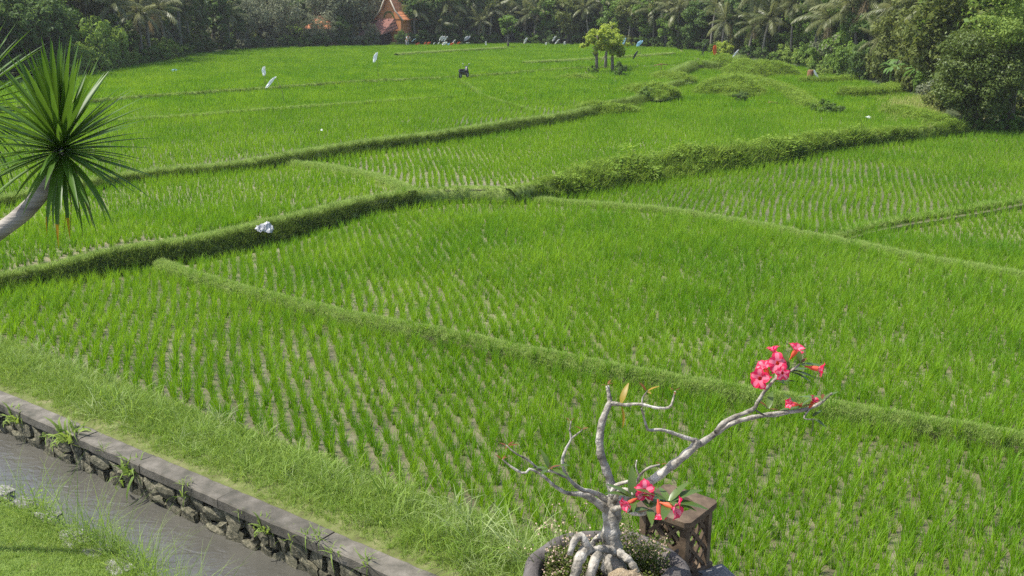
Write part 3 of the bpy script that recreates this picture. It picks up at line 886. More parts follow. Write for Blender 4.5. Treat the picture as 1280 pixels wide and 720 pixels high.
# ------------------------------------------------------------------ canal wall
def rock_mesh(name, seed, mat, sub=2, rough=.28, sq=.6):
    """a blocky lump: a cube sphere pushed towards a box and knocked about"""
    r = np.random.default_rng(seed)
    n = sub + 1; vs = {}; V = []; Fq = []
    def vid(p_):
        k = tuple(np.round(p_, 5))
        if k not in vs: vs[k] = len(V); V.append(np.array(p_, float))
        return vs[k]
    for ax in range(3):
        for sg in (-1, 1):
            for i in range(n):
                for j in range(n):
                    c = []
                    for a, b in ((i, j), (i + 1, j), (i + 1, j + 1), (i, j + 1)):
                        p_ = np.zeros(3); p_[ax] = sg; p_[(ax + 1) % 3] = -1 + 2 * a / n; p_[(ax + 2) % 3] = -1 + 2 * b / n
                        c.append(vid(p_))
                    Fq.append(tuple(c if sg > 0 else c[::-1]))
    V = np.array(V)
    sph = V / np.linalg.norm(V, axis=1)[:, None]
    V = sph * (1 - sq) + V * sq * .85
    ph = r.uniform(0, 6.28, (3, 3)); fr_ = r.uniform(1.2, 3.0, (3, 3))
    for k in range(3):
        V += rough * .35 * np.sin(V @ fr_[k] + ph[k][0])[:, None] * sph
    V += r.normal(0, rough * .12, V.shape)
    return mesh_of(name, V * .5, Fq, mat, smooth=False)
STN = [rock_mesh('stone', 600 + i, M['stone'], 2, .42, .55) for i in range(9)]
cw = thing('canal_wall', 'long low canal wall of dark rough stones under a grey concrete cap', 'wall', tuple(cf(2, -.2, -.45)))
base = Vector(cw.location)
def loc(q): return q - base
b = MB()
w0, w1 = U0, U1
prof = [(-.17, -.75), (-.17, .0), (-.02, .0), (-.02, -.75)]
vv = [cf(u, n_, z) - base for u in (w0, w1) for n_, z in prof]
b.add(vv, [(0, 4, 5, 1), (1, 5, 6, 2), (2, 6, 7, 3)])
b.build('mortar_core', M['mortar'], cw, smooth=False)
u = -1.6
rotu = math.atan2(U.y, U.x)
seg = [(-30, -14), (-14, -6.2), (-6.2, -2.6), (-2.6, .55), (.55, 2.95), (2.95, 4.45), (4.45, 6.2), (6.2, 8.1), (8.1, 10.2), (10.2, 14), (14, 34)]
for i, (a, c) in enumerate(seg):
    n_ = 14; rows = []
    for k in range(n_ + 1):
        uu = a + .006 + (c - a - .012) * k / n_
        j1, j2 = .010 * vnoise(uu * 5, i, 2), .012 * vnoise(uu * 7, i + 9, 2)
        dz = .006 * math.sin(i * 2.1)
        rows.append([cf(uu, -.315 + j1, 0.0) - base, cf(uu, -.318 + j1, .125 + dz) - base, cf(uu, -.300 + j1, .145 + dz) - base, cf(uu, -.02 + j2, .150 + dz) - base, cf(uu, .0 + j2, .138 + dz) - base, cf(uu, .0, .0) - base])
    v = [q for r in rows for q in r]
    f = [(k * 6 + j, (k + 1) * 6 + j, (k + 1) * 6 + (j + 1) % 6, k * 6 + (j + 1) % 6) for k in range(n_) for j in range(6)]
    f += [(0, 1, 2, 3, 4, 5), tuple(n_ * 6 + j for j in (5, 4, 3, 2, 1, 0))]
    bb = MB(); bb.add(v, f)
    bb.build('cap_slab', M['concrete'], cw, smooth=False)
cnt = 0
for row, (zc, hh) in enumerate(((-.36, .24), (-.15, .24))):
    u = -1.8 + row * .12
    while u < 11.0:
        w = random.uniform(.16, .42)
        if not (row == 2 and random.random() < .12):
            q = cf(u + w / 2, -.205 + random.uniform(-.03, .03), zc + random.uniform(-.02, .02)) - base
            link('stone', STN[random.randrange(9)], cw, q, (random.uniform(-.2, .2), random.uniform(-.35, .35), rotu + random.uniform(-.25, .25)), (w * 1.12, random.uniform(.18, .26), hh * random.uniform(.9, 1.15)))
            cnt += 1
        u += w
print('stones', cnt)
# flat stones along the near bank edge
BST = [rock_mesh('edge_stone', 640 + i, M['bstone'], 2, .35, .4) for i in range(4)]
for px_, py_, sx, sy in ((6, 614, .42, .26), (30, 628, .40, .24), (60, 645, .45, .26), (96, 672, .62, .36), (120, 690, .40, .24), (150, 708, .55, .32), (185, 728, .5, .3)):
    q = P(px_, py_, .03)
    link('edge_stone', random.choice(BST), lawn, (q.x, q.y, -.005), (random.uniform(-.06, .06), random.uniform(-.06, .06), rotu + random.uniform(-.3, .3)), (sx, sy, random.uniform(.12, .17)))
# plants rooted in the wall
FERN = [mesh_of('wall_grass_tuft', *blades(18, .2, .4, .016, .05, .9, 1.6, 3, 660 + s, .05), M['tlight']) for s in range(3)]
FERN2 = [mesh_of('wall_fern', *blades(40, .22, .45, .034, .07, .9, 1.8, 3, 670 + s, .06), M['tlight']) for s in range(2)]
for (px_, py_, s, kind, lab) in ((22, 525, 1.2, 1, 'leafy green weed hanging on the stone canal wall at its far end'), (88, 548, 1.6, 1, 'large leafy fern hanging over the cap of the canal wall'),
        (60, 545, .8, 0, None), (165, 590, 1.3, 1, None), (228, 618, 1.0, 0, 'yellowish grass tuft in the cap joint of the canal wall'), (232, 605, .8, 0, None), (333, 662, .9, 1, None), (362, 672, .9, 0, None),
        (386, 668, .8, 0, None), (396, 672, .8, 0, None), (418, 690, .9, 0, None), (455, 705, .9, 0, None), (130, 560, .6, 0, None), (300, 640, .5, 0, None)):
    d = ray(px_, py_)
    # meet the vertical plane of the wall face (n = -.30)
    t = ((C0 + NN * -.30) - EYE).dot(NN) / d.dot(NN)
    q = EYE + d * t
    o = link('wall_fern' if kind else 'wall_grass_tuft', random.choice(FERN2 if kind else FERN), None, q, (random.uniform(.2, .5), random.uniform(-.2, .2), rotu), s)
    if kind: tag(o, lab or 'small leafy weed growing between the stones of the canal wall', 'weed', 'weeds growing on the canal wall')
    else: tag(o, lab or 'small yellow green grass tuft growing from the canal wall stones', 'grass tuft', 'grass tufts growing on the canal wall')

# ------------------------------------------------------------------ terrace, pot, lantern, desert rose
TZ = 4.88
b = MB()
b.box((0.5, -2.3, TZ - .15), (9, 9.6, .30))
struct(b.build('terrace', M['plaster'], smooth=False))
b = MB(); b.box((0.5, -2.3, (TZ - .31) / 2), (8.6, 9.2, TZ - .31)); 
struct(b.build('terrace_wall', M['plaster'], smooth=False))
PD = 2.6
pc = Q(760, 712, PD); pr = .224
prz = pc.z
sp = tag(bpy.data.objects.new('stone_planter', None), 'round dark rough stone planter holding the desert rose', 'planter')
COL.objects.link(sp); sp.location = (pc.x, pc.y, TZ + .001)
hh = prz - TZ
b = MB()
prof = [(.0, .0), (.13, .0), (.165, .02), (.205, hh * .45), (.222, hh * .75), (pr, hh - .035), (pr - .006, hh - .010), (pr - .022, hh), (pr - .040, hh - .006), (pr - .050, hh - .03), (pr - .055, hh - .08), (pr - .075, hh - .15), (0.0, hh - .16)]
prof = [tuple(q) for q in spline(prof, 40)]
b.lathe(prof, 56)
for i, q in enumerate(b.v):
    w = 1 + .018 * vnoise(q[0] * 30, q[1] * 30 + q[2] * 20, 1)
    b.v[i] = (q[0] * w, q[1] * w, q[2] + (.004 * vnoise(q[0] * 22, q[1] * 22, 1) if q[2] > .05 else 0))
b.build('bowl', M['pot'], sp)
b = MB(); b.lathe([(0, hh - .060), (.06, hh - .055), (.12, hh - .065), (pr - .05, hh - .075)], 32)
for i, q in enumerate(b.v): b.v[i] = (q[0], q[1], q[2] + .008 * vnoise(q[0] * 40, q[1] * 40, 1))
b.build('soil', M['soil'], sp)

# desert rose
ar = thing('desert_rose', 'pale bare-branched desert rose with pink flowers in the stone planter', 'plant', tuple(Q(764, 712, PD) - Vector((0, 0, .05))))
ab = Vector(ar.location)
def branch(name, pts, n=18, sides=10, wob=.0):
    """pts: (px, py, depth offset, radius in px)"""
    w = []
    for x, y, d, r in pts:
        q = Q(x, y, PD + d) - ab
        w.append((q.x, q.y, q.z, r * (.66 if name == 'branch' else .72 if name == 'root' else .86) * PD / FOC))
    s = spline(w, n)
    for i in range(n):
        k = .10 * s[i, 3]
        s[i, 3] *= 1 + .10 * math.sin(i * 1.9 + len(pts)) + random.uniform(-.05, .05)
        if 0 < i < n - 1: s[i, :3] += np.array([random.uniform(-1, 1) for _ in range(3)]) * k
    m = MB(); m.tube([tuple(q[:3]) for q in s], [float(q[3]) for q in s], sides)
    return m.build(name, M['adbark'], ar)
branch('trunk', [(766, 716, 0, 19), (765, 690, 0, 15), (764, 660, 0, 13), (766, 636, 0, 13.5), (768, 622, 0, 11)], 16, 14)
branch('branch', [(766, 632, 0, 9.5), (765, 610, .0, 9), (758, 588, -.01, 8), (750, 562, -.02, 7.6), (751, 535, -.02, 7), (757, 515, -.02, 6.2), (763, 503, -.02, 5.4)], 22, 12)
branch('branch', [(763, 504, -.02, 5), (761, 493, -.02, 4), (759, 482, -.02, 3.6)], 8)
branch('branch', [(763, 504, -.02, 4.5), (780, 506, -.03, 3.2), (800, 505, -.04, 2.6), (822, 510, -.04, 2.6), (837, 509, -.05, 2.4), (841, 500, -.05, 2.1), (844, 489, -.05, 1.6)], 18)
branch('branch', [(804, 508, -.04, 2.0), (803, 498, -.04, 1.5), (810, 488, -.05, 1.2)], 8, 8)
branch('branch', [(768, 634, 0, 10.5), (788, 618, .02, 9.5), (818, 598, .04, 8.8), (845, 578, .05, 8.4), (866, 560, .06, 8), (872, 550, .06, 7.4)], 22, 12)
branch('branch', [(866, 560, .06, 7.6), (890, 545, .08, 6.0), (915, 529, .10, 5.2), (945, 521, .12, 4.8), (975, 516, .13, 4.4), (1000, 513, .14, 4.2), (1018, 508, .15, 3.4), (1032, 499, .15, 2.4), (1040, 491, .15, 1.6)], 30)
branch('branch', [(895, 540, .08, 5.4), (906, 528, .06, 5.2), (922, 520, .06, 4.6), (942, 511, .05, 4), (948, 501, .05, 3.6), (960, 484, .04, 3.2), (970, 473, .04, 2.8), (985, 466, .04, 2.4), (1000, 455, .04, 2.0)], 26)
branch('branch', [(870, 551, .06, 5.5), (856, 547, .05, 4.2), (840, 541, .04, 3.4), (825, 537, .03, 3.2), (811, 538, .02, 2.8), (807, 530, .01, 2.4), (804, 518, 0, 2.0), (802, 511, -.03, 1.8)], 20)
branch('branch', [(945, 513, .05, 2), (955, 519, .06, 1.8), (968, 521, .07, 1.4), (985, 517, .07, 1.1)], 8, 8)
branch('branch', [(1012, 511, .14, 2), (1005, 523, .13, 1.6), (1022, 524, .13, 1.1)], 8, 8)
branch('branch', [(762, 640, 0, 9), (742, 625, -.03, 7), (726, 618, -.05, 5), (708, 616, -.06, 3.8), (690, 605, -.07, 3.2), (678, 594, -.08, 2.8), (662, 586, -.09, 2.4), (655, 592, -.1, 2.2), (640, 584, -.1, 2), (628, 574, -.1, 1.4)], 26)
branch('branch', [(764, 630, 0, 7.5), (748, 618, -.01, 5.4), (728, 612, -.02, 4.4), (712, 600, -.03, 3.6), (705, 588, -.04, 3.2), (703, 574, -.05, 2.9), (708, 560, -.05, 2.5), (714, 548, -.05, 2.1), (712, 538, -.05, 1.7), (714, 526, -.05, 1.2)], 26)
branch('branch', [(714, 548, -.05, 1.9), (721, 543, -.05, 1.6), (728, 537, -.06, 1.2)], 8, 8)
branch('branch', [(706, 596, -.04, 3), (690, 589, -.06, 2.6), (676, 588, -.07, 2.4), (660, 575, -.09, 2), (645, 567, -.1, 1.6), (632, 556, -.1, 1.1)], 18)
branch('branch', [(766, 632, 0, 5), (766, 612, -.03, 4.2), (777, 604, -.05, 3.6), (790, 602, -.06, 3.4), (795, 606, -.06, 3.0), (799, 595, -.07, 2.6), (810, 585, -.08, 2.3), (825, 581, -.08, 2.0)], 20)
branch('branch', [(799, 596, -.07, 1.8), (795, 584, -.07, 1.4), (796, 575, -.07, 1.0)], 7, 8)
branch('branch', [(765, 637, -.02, 5.5), (778, 634, -.06, 4.6), (790, 641, -.08, 4), (803, 643, -.10, 3.4), (814, 637, -.10, 2.6)], 14)
branch('branch', [(768, 628, -.02, 5), (774, 614, -.06, 4), (785, 612, -.08, 3.2), (792, 620, -.09, 2.4)], 12)
for pts in ([(768, 690, -.02, 8), (752, 686, -.04, 7.5), (742, 690, -.06, 7.5), (733, 682, -.08, 7), (726, 668, -.08, 6.5), (718, 676, -.09, 6), (712, 694, -.10, 5)],
            [(756, 668, .0, 7), (748, 672, .01, 6), (738, 684, .01, 5.5), (730, 692, .0, 5)],
            [(735, 686, -.06, 9), (728, 692, -.09, 9.5), (722, 706, -.11, 9), (717, 730, -.11, 8.5)],
            [(748, 694, -.07, 8.5), (742, 704, -.10, 8.5), (737, 722, -.12, 7.5), (735, 735, -.12, 7)],
            [(762, 696, -.06, 6), (760, 704, -.09, 6), (764, 718, -.11, 5.5), (766, 735, -.11, 5)],
            [(772, 690, -.02, 8), (786, 700, -.04, 7), (796, 716, -.05, 6)]):
    branch('root', pts, 14, 10)

# rosette leaves
def leaf_shape(name, L, w, mat, fold=.18, curl=.25, segs=5):
    V = []; Fq = []
    for i in range(segs + 1):
        t = i / segs
        hw = w * .5 * math.sin(math.pi * min(.98, .08 + .90 * t ** .8)) ** .8 + .0003
        z = -curl * L * t * t
        V += [(L * t, -hw, z + fold * hw), (L * t, 0, z), (L * t, hw, z + fold * hw)]
    for i in range(segs):
        a = i * 3
        Fq += [(a, a + 3, a + 4, a + 1), (a + 1, a + 4, a + 5, a + 2)]
    return mesh_of(name, V, Fq, mat)
ALF = {'g': leaf_shape('leaf', .064, .019, M['adleaf']), 'y': leaf_shape('leaf', .05, .014, M['adleafy']), 'b': leaf_shape('leaf', .036, .010, M['adleafb'])}
def rosette(px_, py_, d, n, kinds='g', s=1.0, up=(0, 0, 1), spread=1.0):
    c = Q(px_, py_, PD + d) - ab
    upv = Vector(up).normalized()
    for i in range(n):
        az = i * 2.4 + random.uniform(-.3, .3); el = random.uniform(.1, .9) / spread
        dv = Vector((math.cos(az) * math.cos(el), math.sin(az) * math.cos(el), math.sin(el)))
        dv = Vector((0, 0, 1)).rotation_difference(upv) @ dv
        k = random.choice(kinds)
        m = dv.to_track_quat('X', 'Z').to_euler()
        link('leaf', ALF[k], ar, c + dv * .004, m, s * random.uniform(.75, 1.2))
rosette(686, 586, -.07, 9, 'ggggb', .75, (.2, -.2, 1))
rosette(634, 558, -.1, 4, 'b', .6); rosette(627, 575, -.1, 4, 'bb', .5)
rosette(836, 628, -.10, 9, 'g', 1.25, (.1, -.1, 1), 1.2)
rosette(790, 622, -.09, 6, 'g', 1.1, (-.2, -.3, .8))
rosette(812, 636, -.1, 5, 'g', 1.0, (0, -.2, 1), 1.4)
rosette(808, 490, -.05, 3, 'by', .7); rosette(776, 506, -.03, 2, 'y', 1.2, (1, 0, .1))
rosette(985, 464, .04, 9, 'gggb', .95, (.4, -.1, .8)); rosette(1000, 455, .04, 6, 'ggb', .85, (.5, 0, .7))
rosette(968, 478, .04, 4, 'g', .8, (0, -.2, .8))
rosette(1000, 510, .14, 6, 'ggb', 1.0, (-.1, 0, 1)); rosette(1028, 500, .15, 4, 'gb', .9, (-.3, 0, 1))
rosette(960, 512, .06, 5, 'gby', .95, (.0, -.1, .8)); rosette(1015, 522, .13, 3, 'g', .8, (.6, 0, -.2))
rosette(712, 528, -.05, 3, 'b', .35); rosette(728, 538, -.06, 4, 'b', .4); rosette(759, 482, -.02, 4, 'b', .45); rosette(843, 489, -.05, 3, 'b', .4); rosette(825, 581, -.08, 3, 'b', .35)

# flowers
def petal_mesh():
    V = []; Fq = []; mi = []; segs = 5
    for i in range(segs + 1):
        t = i / segs
        hw = (.0035 + .0098 * math.sin(math.pi * (.10 + .78 * t)) ** .9) * (1 - .6 * max(0, t - .75) / .25)
        x = .005 + .026 * t; z = .006 * math.sin(t * 2.2) - .010 * t * t
        for s_ in (-1, -.4, .4, 1):
            V.append((x - (0.003 if abs(s_) == 1 and i == segs else 0), hw * s_, z + (.0035 * t if abs(s_) == 1 else 0)))
    for i in range(segs):
        for j in range(3):
            a = i * 4 + j
            Fq.append((a, a + 4, a + 5, a + 1)); mi.append(1 if (i < 1 or (i < 4 and j == 1)) else 0)
    return mesh_of('petal', V, Fq, [M['petal'], M['petalw']], True, mi)
PET = petal_mesh()
b = MB(); b.lathe([(.0022, -.038), (.003, -.028), (.0065, -.018), (.0075, -.006), (.0072, .001)], 10); TUBE = b.mesh('flower_tube', M['tube'])
def flower(px_, py_, d, face, s=1.0, close=0.0):
    c = Q(px_, py_, PD + d) - ab
    fo = Vector(face).normalized()
    e = bpy.data.objects.new('flower', TUBE); COL.objects.link(e); e.parent = ar
    e.location = c; e.rotation_euler = fo.to_track_quat('Z', 'Y').to_euler(); e.scale = (s * .88,) * 3
    for i in range(5):
        m = Matrix.Rotation(2 * math.pi * i / 5 + .3 + random.uniform(-.1, .1), 4, 'Z') @ Matrix.Rotation(-close + random.uniform(-.25, .25), 4, 'Y') @ Matrix.Rotation(random.uniform(-.3, .3), 4, 'X')
        p_ = link('petal', PET, e, None, m.to_euler(), random.uniform(.92, 1.08))
    return e
TOC = Vector((0, -1, .45))
flower(950, 473, .0, (-.55, -.8, .15), 1.15, .25); flower(972, 454, .0, (.1, -.8, .6), 1.15, .05); flower(995, 438, .02, (.35, -.2, .8), .95, .5)
flower(1022, 461, .02, (1, -.35, -.1), 1.0, .5); flower(968, 440, .03, (-.2, .2, .9), .85, .8); flower(956, 460, .01, (-.5, -.3, .6), .9, .6); flower(978, 466, -.01, (0, -1, .1), .8, .2)
flower(991, 505, .12, (-.8, -.5, .3), .9, .8); flower(1016, 503, .13, (.3, -.3, .9), .8, .8)
flower(806, 613, -.11, (.05, -.8, .55), 1.05, .0); flower(786, 629, -.12, (-.9, -.5, -.3), .9, .7); flower(842, 634, -.14, (.9, -.5, -.1), 1.2, .45); flower(824, 641, -.14, (.1, -.4, -1), 1.0, .8)

# creeping plant in the planter
def creeper(n, seed, bloom):
    r = np.random.default_rng(seed); V = []; Fq = []; mi = []
    for i in range(n):
        az = r.uniform(0, 6.28); rr = (pr - .055) * math.sqrt(r.uniform(0.03, 1))
        x, y = rr * math.cos(az), rr * math.sin(az)
        lump = .040 + .050 * (.5 + .5 * vnoise(x * 26, y * 26, 1)) + (.03 if x > .02 and y > .02 else 0)
        if math.hypot(x, y) < .045: continue
        if y < -.03 and -.14 < x < .14 and r.random() < .9: continue
        z = hh - .075 + lump * r.uniform(.1, 1.25)
        isb = r.random() < bloom * (1 if z > hh - .055 else .2)
        L = .0085 * r.uniform(.6, 1.3) * (.75 if isb else 1)
        d = r.normal(size=3); d[2] = abs(d[2]) * .7; d /= np.linalg.norm(d)
        s = np.cross(d, [.3, .1, 1]); s /= np.linalg.norm(s)
        c = np.array([x, y, z]); b0 = len(V)
        V += [c, c + d * L * .5 + s * L * .45, c + d * L, c + d * L * .5 - s * L * .45]
        Fq.append((b0, b0 + 1, b0 + 2, b0 + 3)); mi.append(1 if isb else 0)
    return V, Fq, mi
V, Fq, mi = creeper(16000, 5, .30)
cr_ = link('creeping_plant', mesh_of('creeping_plant', V, Fq, [M['potplant'], M['potbloom']], True, mi), None, sp.location)
cr_['kind'] = 'stuff'; tag(cr_, 'tiny leaved creeping plant with pale pink blooms filling the stone planter', 'creeper')
# stems of bloom above the rim
r_ = np.random.default_rng(9); V = []; Fq = []; mi = []
bb = MB()
for cx, cy, hgt, n_ in ((690, 645, .08, 6), (705, 630, .10, 5), (800, 655, .07, 14), (785, 668, .06, 10), (745, 650, .05, 6), (670, 655, .05, 5)):
    q0 = Q(cx, cy + 40, PD + .02) - Vector(sp.location)
    for i in range(n_):
        t_ = q0 + Vector((r_.normal(0, .03), r_.normal(0, .02), hgt * r_.uniform(.4, 1.0)))
        bt = Vector((q0.x * .8, q0.y * .8, hh - .06))
        bb.tube([bt, (bt + t_) / 2 + Vector((r_.normal(0, .008), 0, .01)), t_], [.0012, .001, .0007], 4, 0)
        for k_ in range(9):
            c = t_ + Vector(r_.normal(0, .010, 3)); d = Vector(r_.normal(0, 1, 3)).normalized(); s_ = d.orthogonal().normalized(); L = .0058
            bb.add([c, c + d * L * .5 + s_ * L * .5, c + d * L, c + d * L * .5 - s_ * L * .5], [(0, 1, 2, 3)], 1 if k_ < 5 else 0)
o = bb.build('bloom_stems', [M['potplant'], M['potbloom']], cr_); o['kind'] = 'stuff'
# rocks lying in the planter
RK = [rock_mesh('rock', 700 + i, M['tan'], 4, .35, .25) for i in range(2)]
q = Q(787, 722, PD - .14); tag(link('rock', RK[0], None, (q.x, q.y, q.z - .01), (.1, .2, .4), (.085, .07, .07)), 'tan rounded rock at the front of the stone planter', 'rock')
RK2 = rock_mesh('rock', 705, M['pot'], 4, .35, .25)
q = Q(845, 716, PD - .08); tag(link('rock', RK2, None, (q.x, q.y, q.z - .02), (.2, .1, 1.0), (.085, .07, .06)), 'dark grey rock on the rim of the stone planter beside the lantern', 'rock')

# lantern
lt = P(846, 629, TZ + .235)
ln = thing('terracotta_lantern', 'square brown terracotta lantern with pierced sides and round top hole', 'lantern', (lt.x, lt.y, TZ + .001), R(51))
ln.scale = (.94, .94, 1.0)
ls = .082; lh = .235
def plate_with_hole(z0, z1, half, rad, n=40):
    m = MB(); V = []
    for z in (z0, z1):
        for j in range(n):
            a = 2 * math.pi * (j + .5) / n; c, s_ = math.cos(a), math.sin(a); k_ = half / max(abs(c), abs(s_))
            V.append((c * k_, s_ * k_, z)); V.append((c * rad, s_ * rad, z))
    F_ = []
    o_ = 2 * n
    for j in range(n):
        a, b_ = 2 * j, 2 * ((j + 1) % n)
        F_ += [(a + o_, b_ + o_, b_ + 1 + o_, a + 1 + o_), (a, a + 1, b_ + 1, b_), (a, b_, b_ + o_, a + o_), (a + 1, a + 1 + o_, b_ + 1 + o_, b_ + 1)]
    m.add(V, F_); return m
plate_with_hole(lh - .016, lh, .094, .052).build('top', M['terra'], ln, smooth=False)
plate_with_hole(lh - .026, lh - .0165, .088, .052).build('top_moulding', M['terra'], ln, smooth=False)
b = MB(); b.box((0, 0, .010), (.188, .188, .020)); b.build('base', M['terra'], ln, smooth=False)
b = MB(); b.box((0, 0, .0285), (.176, .176, .016)); b.build('base_moulding', M['terra'], ln, smooth=False)
z0, z1 = .037, lh - .0265
for sx_, sy_ in ((1, 1), (1, -1), (-1, 1), (-1, -1)):
    b = MB(); b.box((sx_ * (ls - .012), sy_ * (ls - .012), (z0 + z1) / 2), (.022, .022, z1 - z0)); b.build('corner_post', M['terra'], ln, smooth=False)
for k_ in range(4):
    # a pierced panel: crossing diagonal bars leave lozenge holes
    b = MB(); hw = ls - .0235; H_ = z1 - z0; bw = .010
    rz = Matrix.Rotation(math.pi / 2 * k_, 3, 'Z')
    b_ang = math.atan2(H_ / 2.6, 2 * hw)
    def clipbar(x0, za, x1, zb, dy):
        # clip to the panel box
        pts_ = []
        for t in np.linspace(0, 1, 41):
            x = x0 + (x1 - x0) * t; z = za + (zb - za) * t
            if abs(x) <= hw and z0 <= z <= z1: pts_.append((x, z))
        if len(pts_) < 2: return
        (xa, a_), (xb, c_) = pts_[0], pts_[-1]
        d = Vector((xb - xa, 0, c_ - a_)); L_ = d.length
        if L_ < .008: return
        rt = Vector((1, 0, 0)).rotation_difference(d.normalized()).to_matrix()
        b.box(rz @ Vector(((xa + xb) / 2, -(ls - .013) + dy, (a_ + c_) / 2)), (L_, .010, bw), rz @ rt)
    st = H_ / 3.0
    for i in range(-3, 5):
        zz = z0 + i * st
        clipbar(-hw, zz, hw, zz + 2 * st, .0); clipbar(-hw, zz + 2 * st, hw, zz, .0006)
    b.build('pierced_panel', M['terra'], ln, smooth=False)
# ledge stones under the lantern
LS = rock_mesh('ledge_stone', 720, M['greystone'], 3, .2, .75)
b = MB(); b.box((lt.x, lt.y, TZ - .16), (.195, .195, .318), Matrix.Rotation(R(51), 3, 'Z')); struct(b.build('terrace_ledge', M['plaster'], smooth=False))
q = P(898, 722, TZ + .03); tag(link('ledge_stone', LS, None, (q.x, q.y, TZ + .018), (0, 0, .5), (.11, .10, .06)), 'small pale grey stone lying beside the foot of the lantern', 'stone')

# ------------------------------------------------------------------ spiky plant on the left
def sword(name, L, w, curve, mats, seed, segs=8, tip=0):
    V = []; Fq = []; mi = []
    x = z = 0.0; ang = 0.0
    for i in range(segs + 1):
        t = i / segs
        hw = w * .5 * (.55 + .45 * min(1, t * 3.5)) * (1 - max(0, (t - .35) / .65) ** 1.6) + .0006
        V += [(x, -hw, z + .35 * hw), (x, 0, z), (x, hw, z + .35 * hw)]
        x += math.cos(ang) * L / segs; z += math.sin(ang) * L / segs
        ang -= curve / segs * (.4 + 1.2 * t)
    for i in range(segs):
        a = i * 3
        Fq += [(a, a + 3, a + 4, a + 1), (a + 1, a + 4, a + 5, a + 2)]
        mi += [1 if i >= segs - tip else 0] * 2
    return mesh_of(name, V, Fq, mats, True, mi)
DL = [sword('leaf', .50, .031, c, [M['drac'], M['dracy']], k, 8, tp) for k, (c, tp) in enumerate(((.05, 0), (.18, 0), (.4, 0), (.75, 0), (.55, 2), (.9, 3), (.3, 8)))]
dt = thing('spiky_leaved_tree', 'small tree with leaning grey trunk and spiky rosettes of long green leaves', 'tree', (-3.75, 4.7, .05))
db = Vector(dt.location)
def dtube(name, pts, n=30, sides=14):
    s = spline(pts, n)
    for i in range(n): s[i, 3] *= 1 + .05 * math.sin(i * 2.3) + random.uniform(-.03, .03)
    m = MB(); m.tube([Vector(q[:3]) - db for q in s], [float(q[3]) for q in s], sides); return m.build(name, M['dbark'], dt)
DD = 5.0
def dq(px_, py_, d, r): 
    q = Q(px_, py_, d); return (q.x, q.y, q.z, r)
h1 = Q(76, 178, DD)
j0 = (-3.55, 4.75, 3.4, .085)
dtube('trunk', [(-3.75, 4.7, .0, .15), (-3.85, 4.7, 1.0, .12), (-3.8, 4.72, 2.2, .105), j0], 30)
dtube('stem', [j0, (-3.3, 4.8, 4.05, .078), dq(-90, 352, DD, .070), dq(0, 289, DD, .044), dq(38, 258, DD, .041), dq(61, 228, DD, .038), dq(72, 205, DD, .035), dq(76, 190, DD, .028)], 40)
h2 = Q(-45, 128, 5.35)
dtube('stem', [(-3.57, 4.75, 3.3, .07), (-3.5, 4.95, 4.2, .06), dq(-150, 300, 5.3, .055), dq(-70, 200, 5.35, .050), dq(-48, 148, 5.35, .042), dq(-45, 136, 5.35, .028)], 30)
def head(c, n, seed, axis, L=1.0):
    r = random.Random(seed)
    ax = Vector(axis).normalized(); ro = Vector((0, 0, 1)).rotation_difference(ax)
    for i in range(n):
        t = (i + .5) / n
        el = R(86) - t ** 1.12 * R(156)                    # from upright to hanging
        az = i * 2.39996 + r.uniform(-.2, .2)
        d = ro @ Vector((math.cos(az) * math.cos(el), math.sin(az) * math.cos(el), math.sin(el)))
        k = 0 if t < .25 else 1 if t < .55 else r.choice((1, 2, 2)) if t < .75 else r.choice((2, 3)) if t < .9 else r.choice((2, 3, 3, 4))
        if el < R(-30) and r.random() < .60: continue
        if t > .95 and r.random() < .3: k = r.choice((4, 6))
        base_ = Vector(c) - ax * (.0 + .07 * t) + d * .012 - db
        q = d.to_track_quat('X', 'Z')
        link('leaf', DL[k], dt, base_, q.to_euler(), L * r.uniform(.82, 1.08) * (1 if t < .85 else .85))
head(h1, 225, 11, (.04, .05, 1), 1.0)
head(h2, 170, 12, (.10, -.05, 1), 1.05)
# thin dry strands hanging under the rosette
for x0, y0, x1, y1 in ((68, 212, 74, 282), (80, 212, 80, 290), (84, 214, 88, 288), (92, 206, 116, 282), (66, 210, 46, 262), (78, 205, 62, 268)):
    m = MB(); a = Q(x0, y0, DD + .02) - db; c = Q(x1, y1, DD + .01) - db
    m.tube([a, (a * .5 + c * .5) + Vector((.01, 0, -.02)), c], [.003, .0022, .001], 5)
    m.build('dry_strand', M['dracy'] if x0 in (80, 66) else M['stick'], dt)

# a pole outside the view whose shade lies across the lawn
q0 = P(150, 691, .05)
shd = Vector((SUN_TO.x, SUN_TO.y)).normalized()
hp = 5.6; run = hp * math.hypot(SUN_TO.x, SUN_TO.y) / SUN_TO.z
pp = Vector((q0.x + shd.x * run, q0.y + shd.y * run, .03))
m = MB(); m.tube([(0, 0, 0), (0.01, 0, 1.6), (0, .01, 3.6), (0, 0, hp)], [.055, .052, .05, .045], 12)
for z in (.5, 1.0, 1.5, 2.0, 2.5, 3.0, 3.5, 4.0, 4.5, 5.0): m.tube([(0, 0, z - .012), (0, 0, z), (0, 0, z + .012)], [.05, .06, .05], 12)
tag(m.build('bamboo_pole', M['bamboo'], None, loc=pp), 'thick bamboo pole standing upright in the lawn', 'pole')

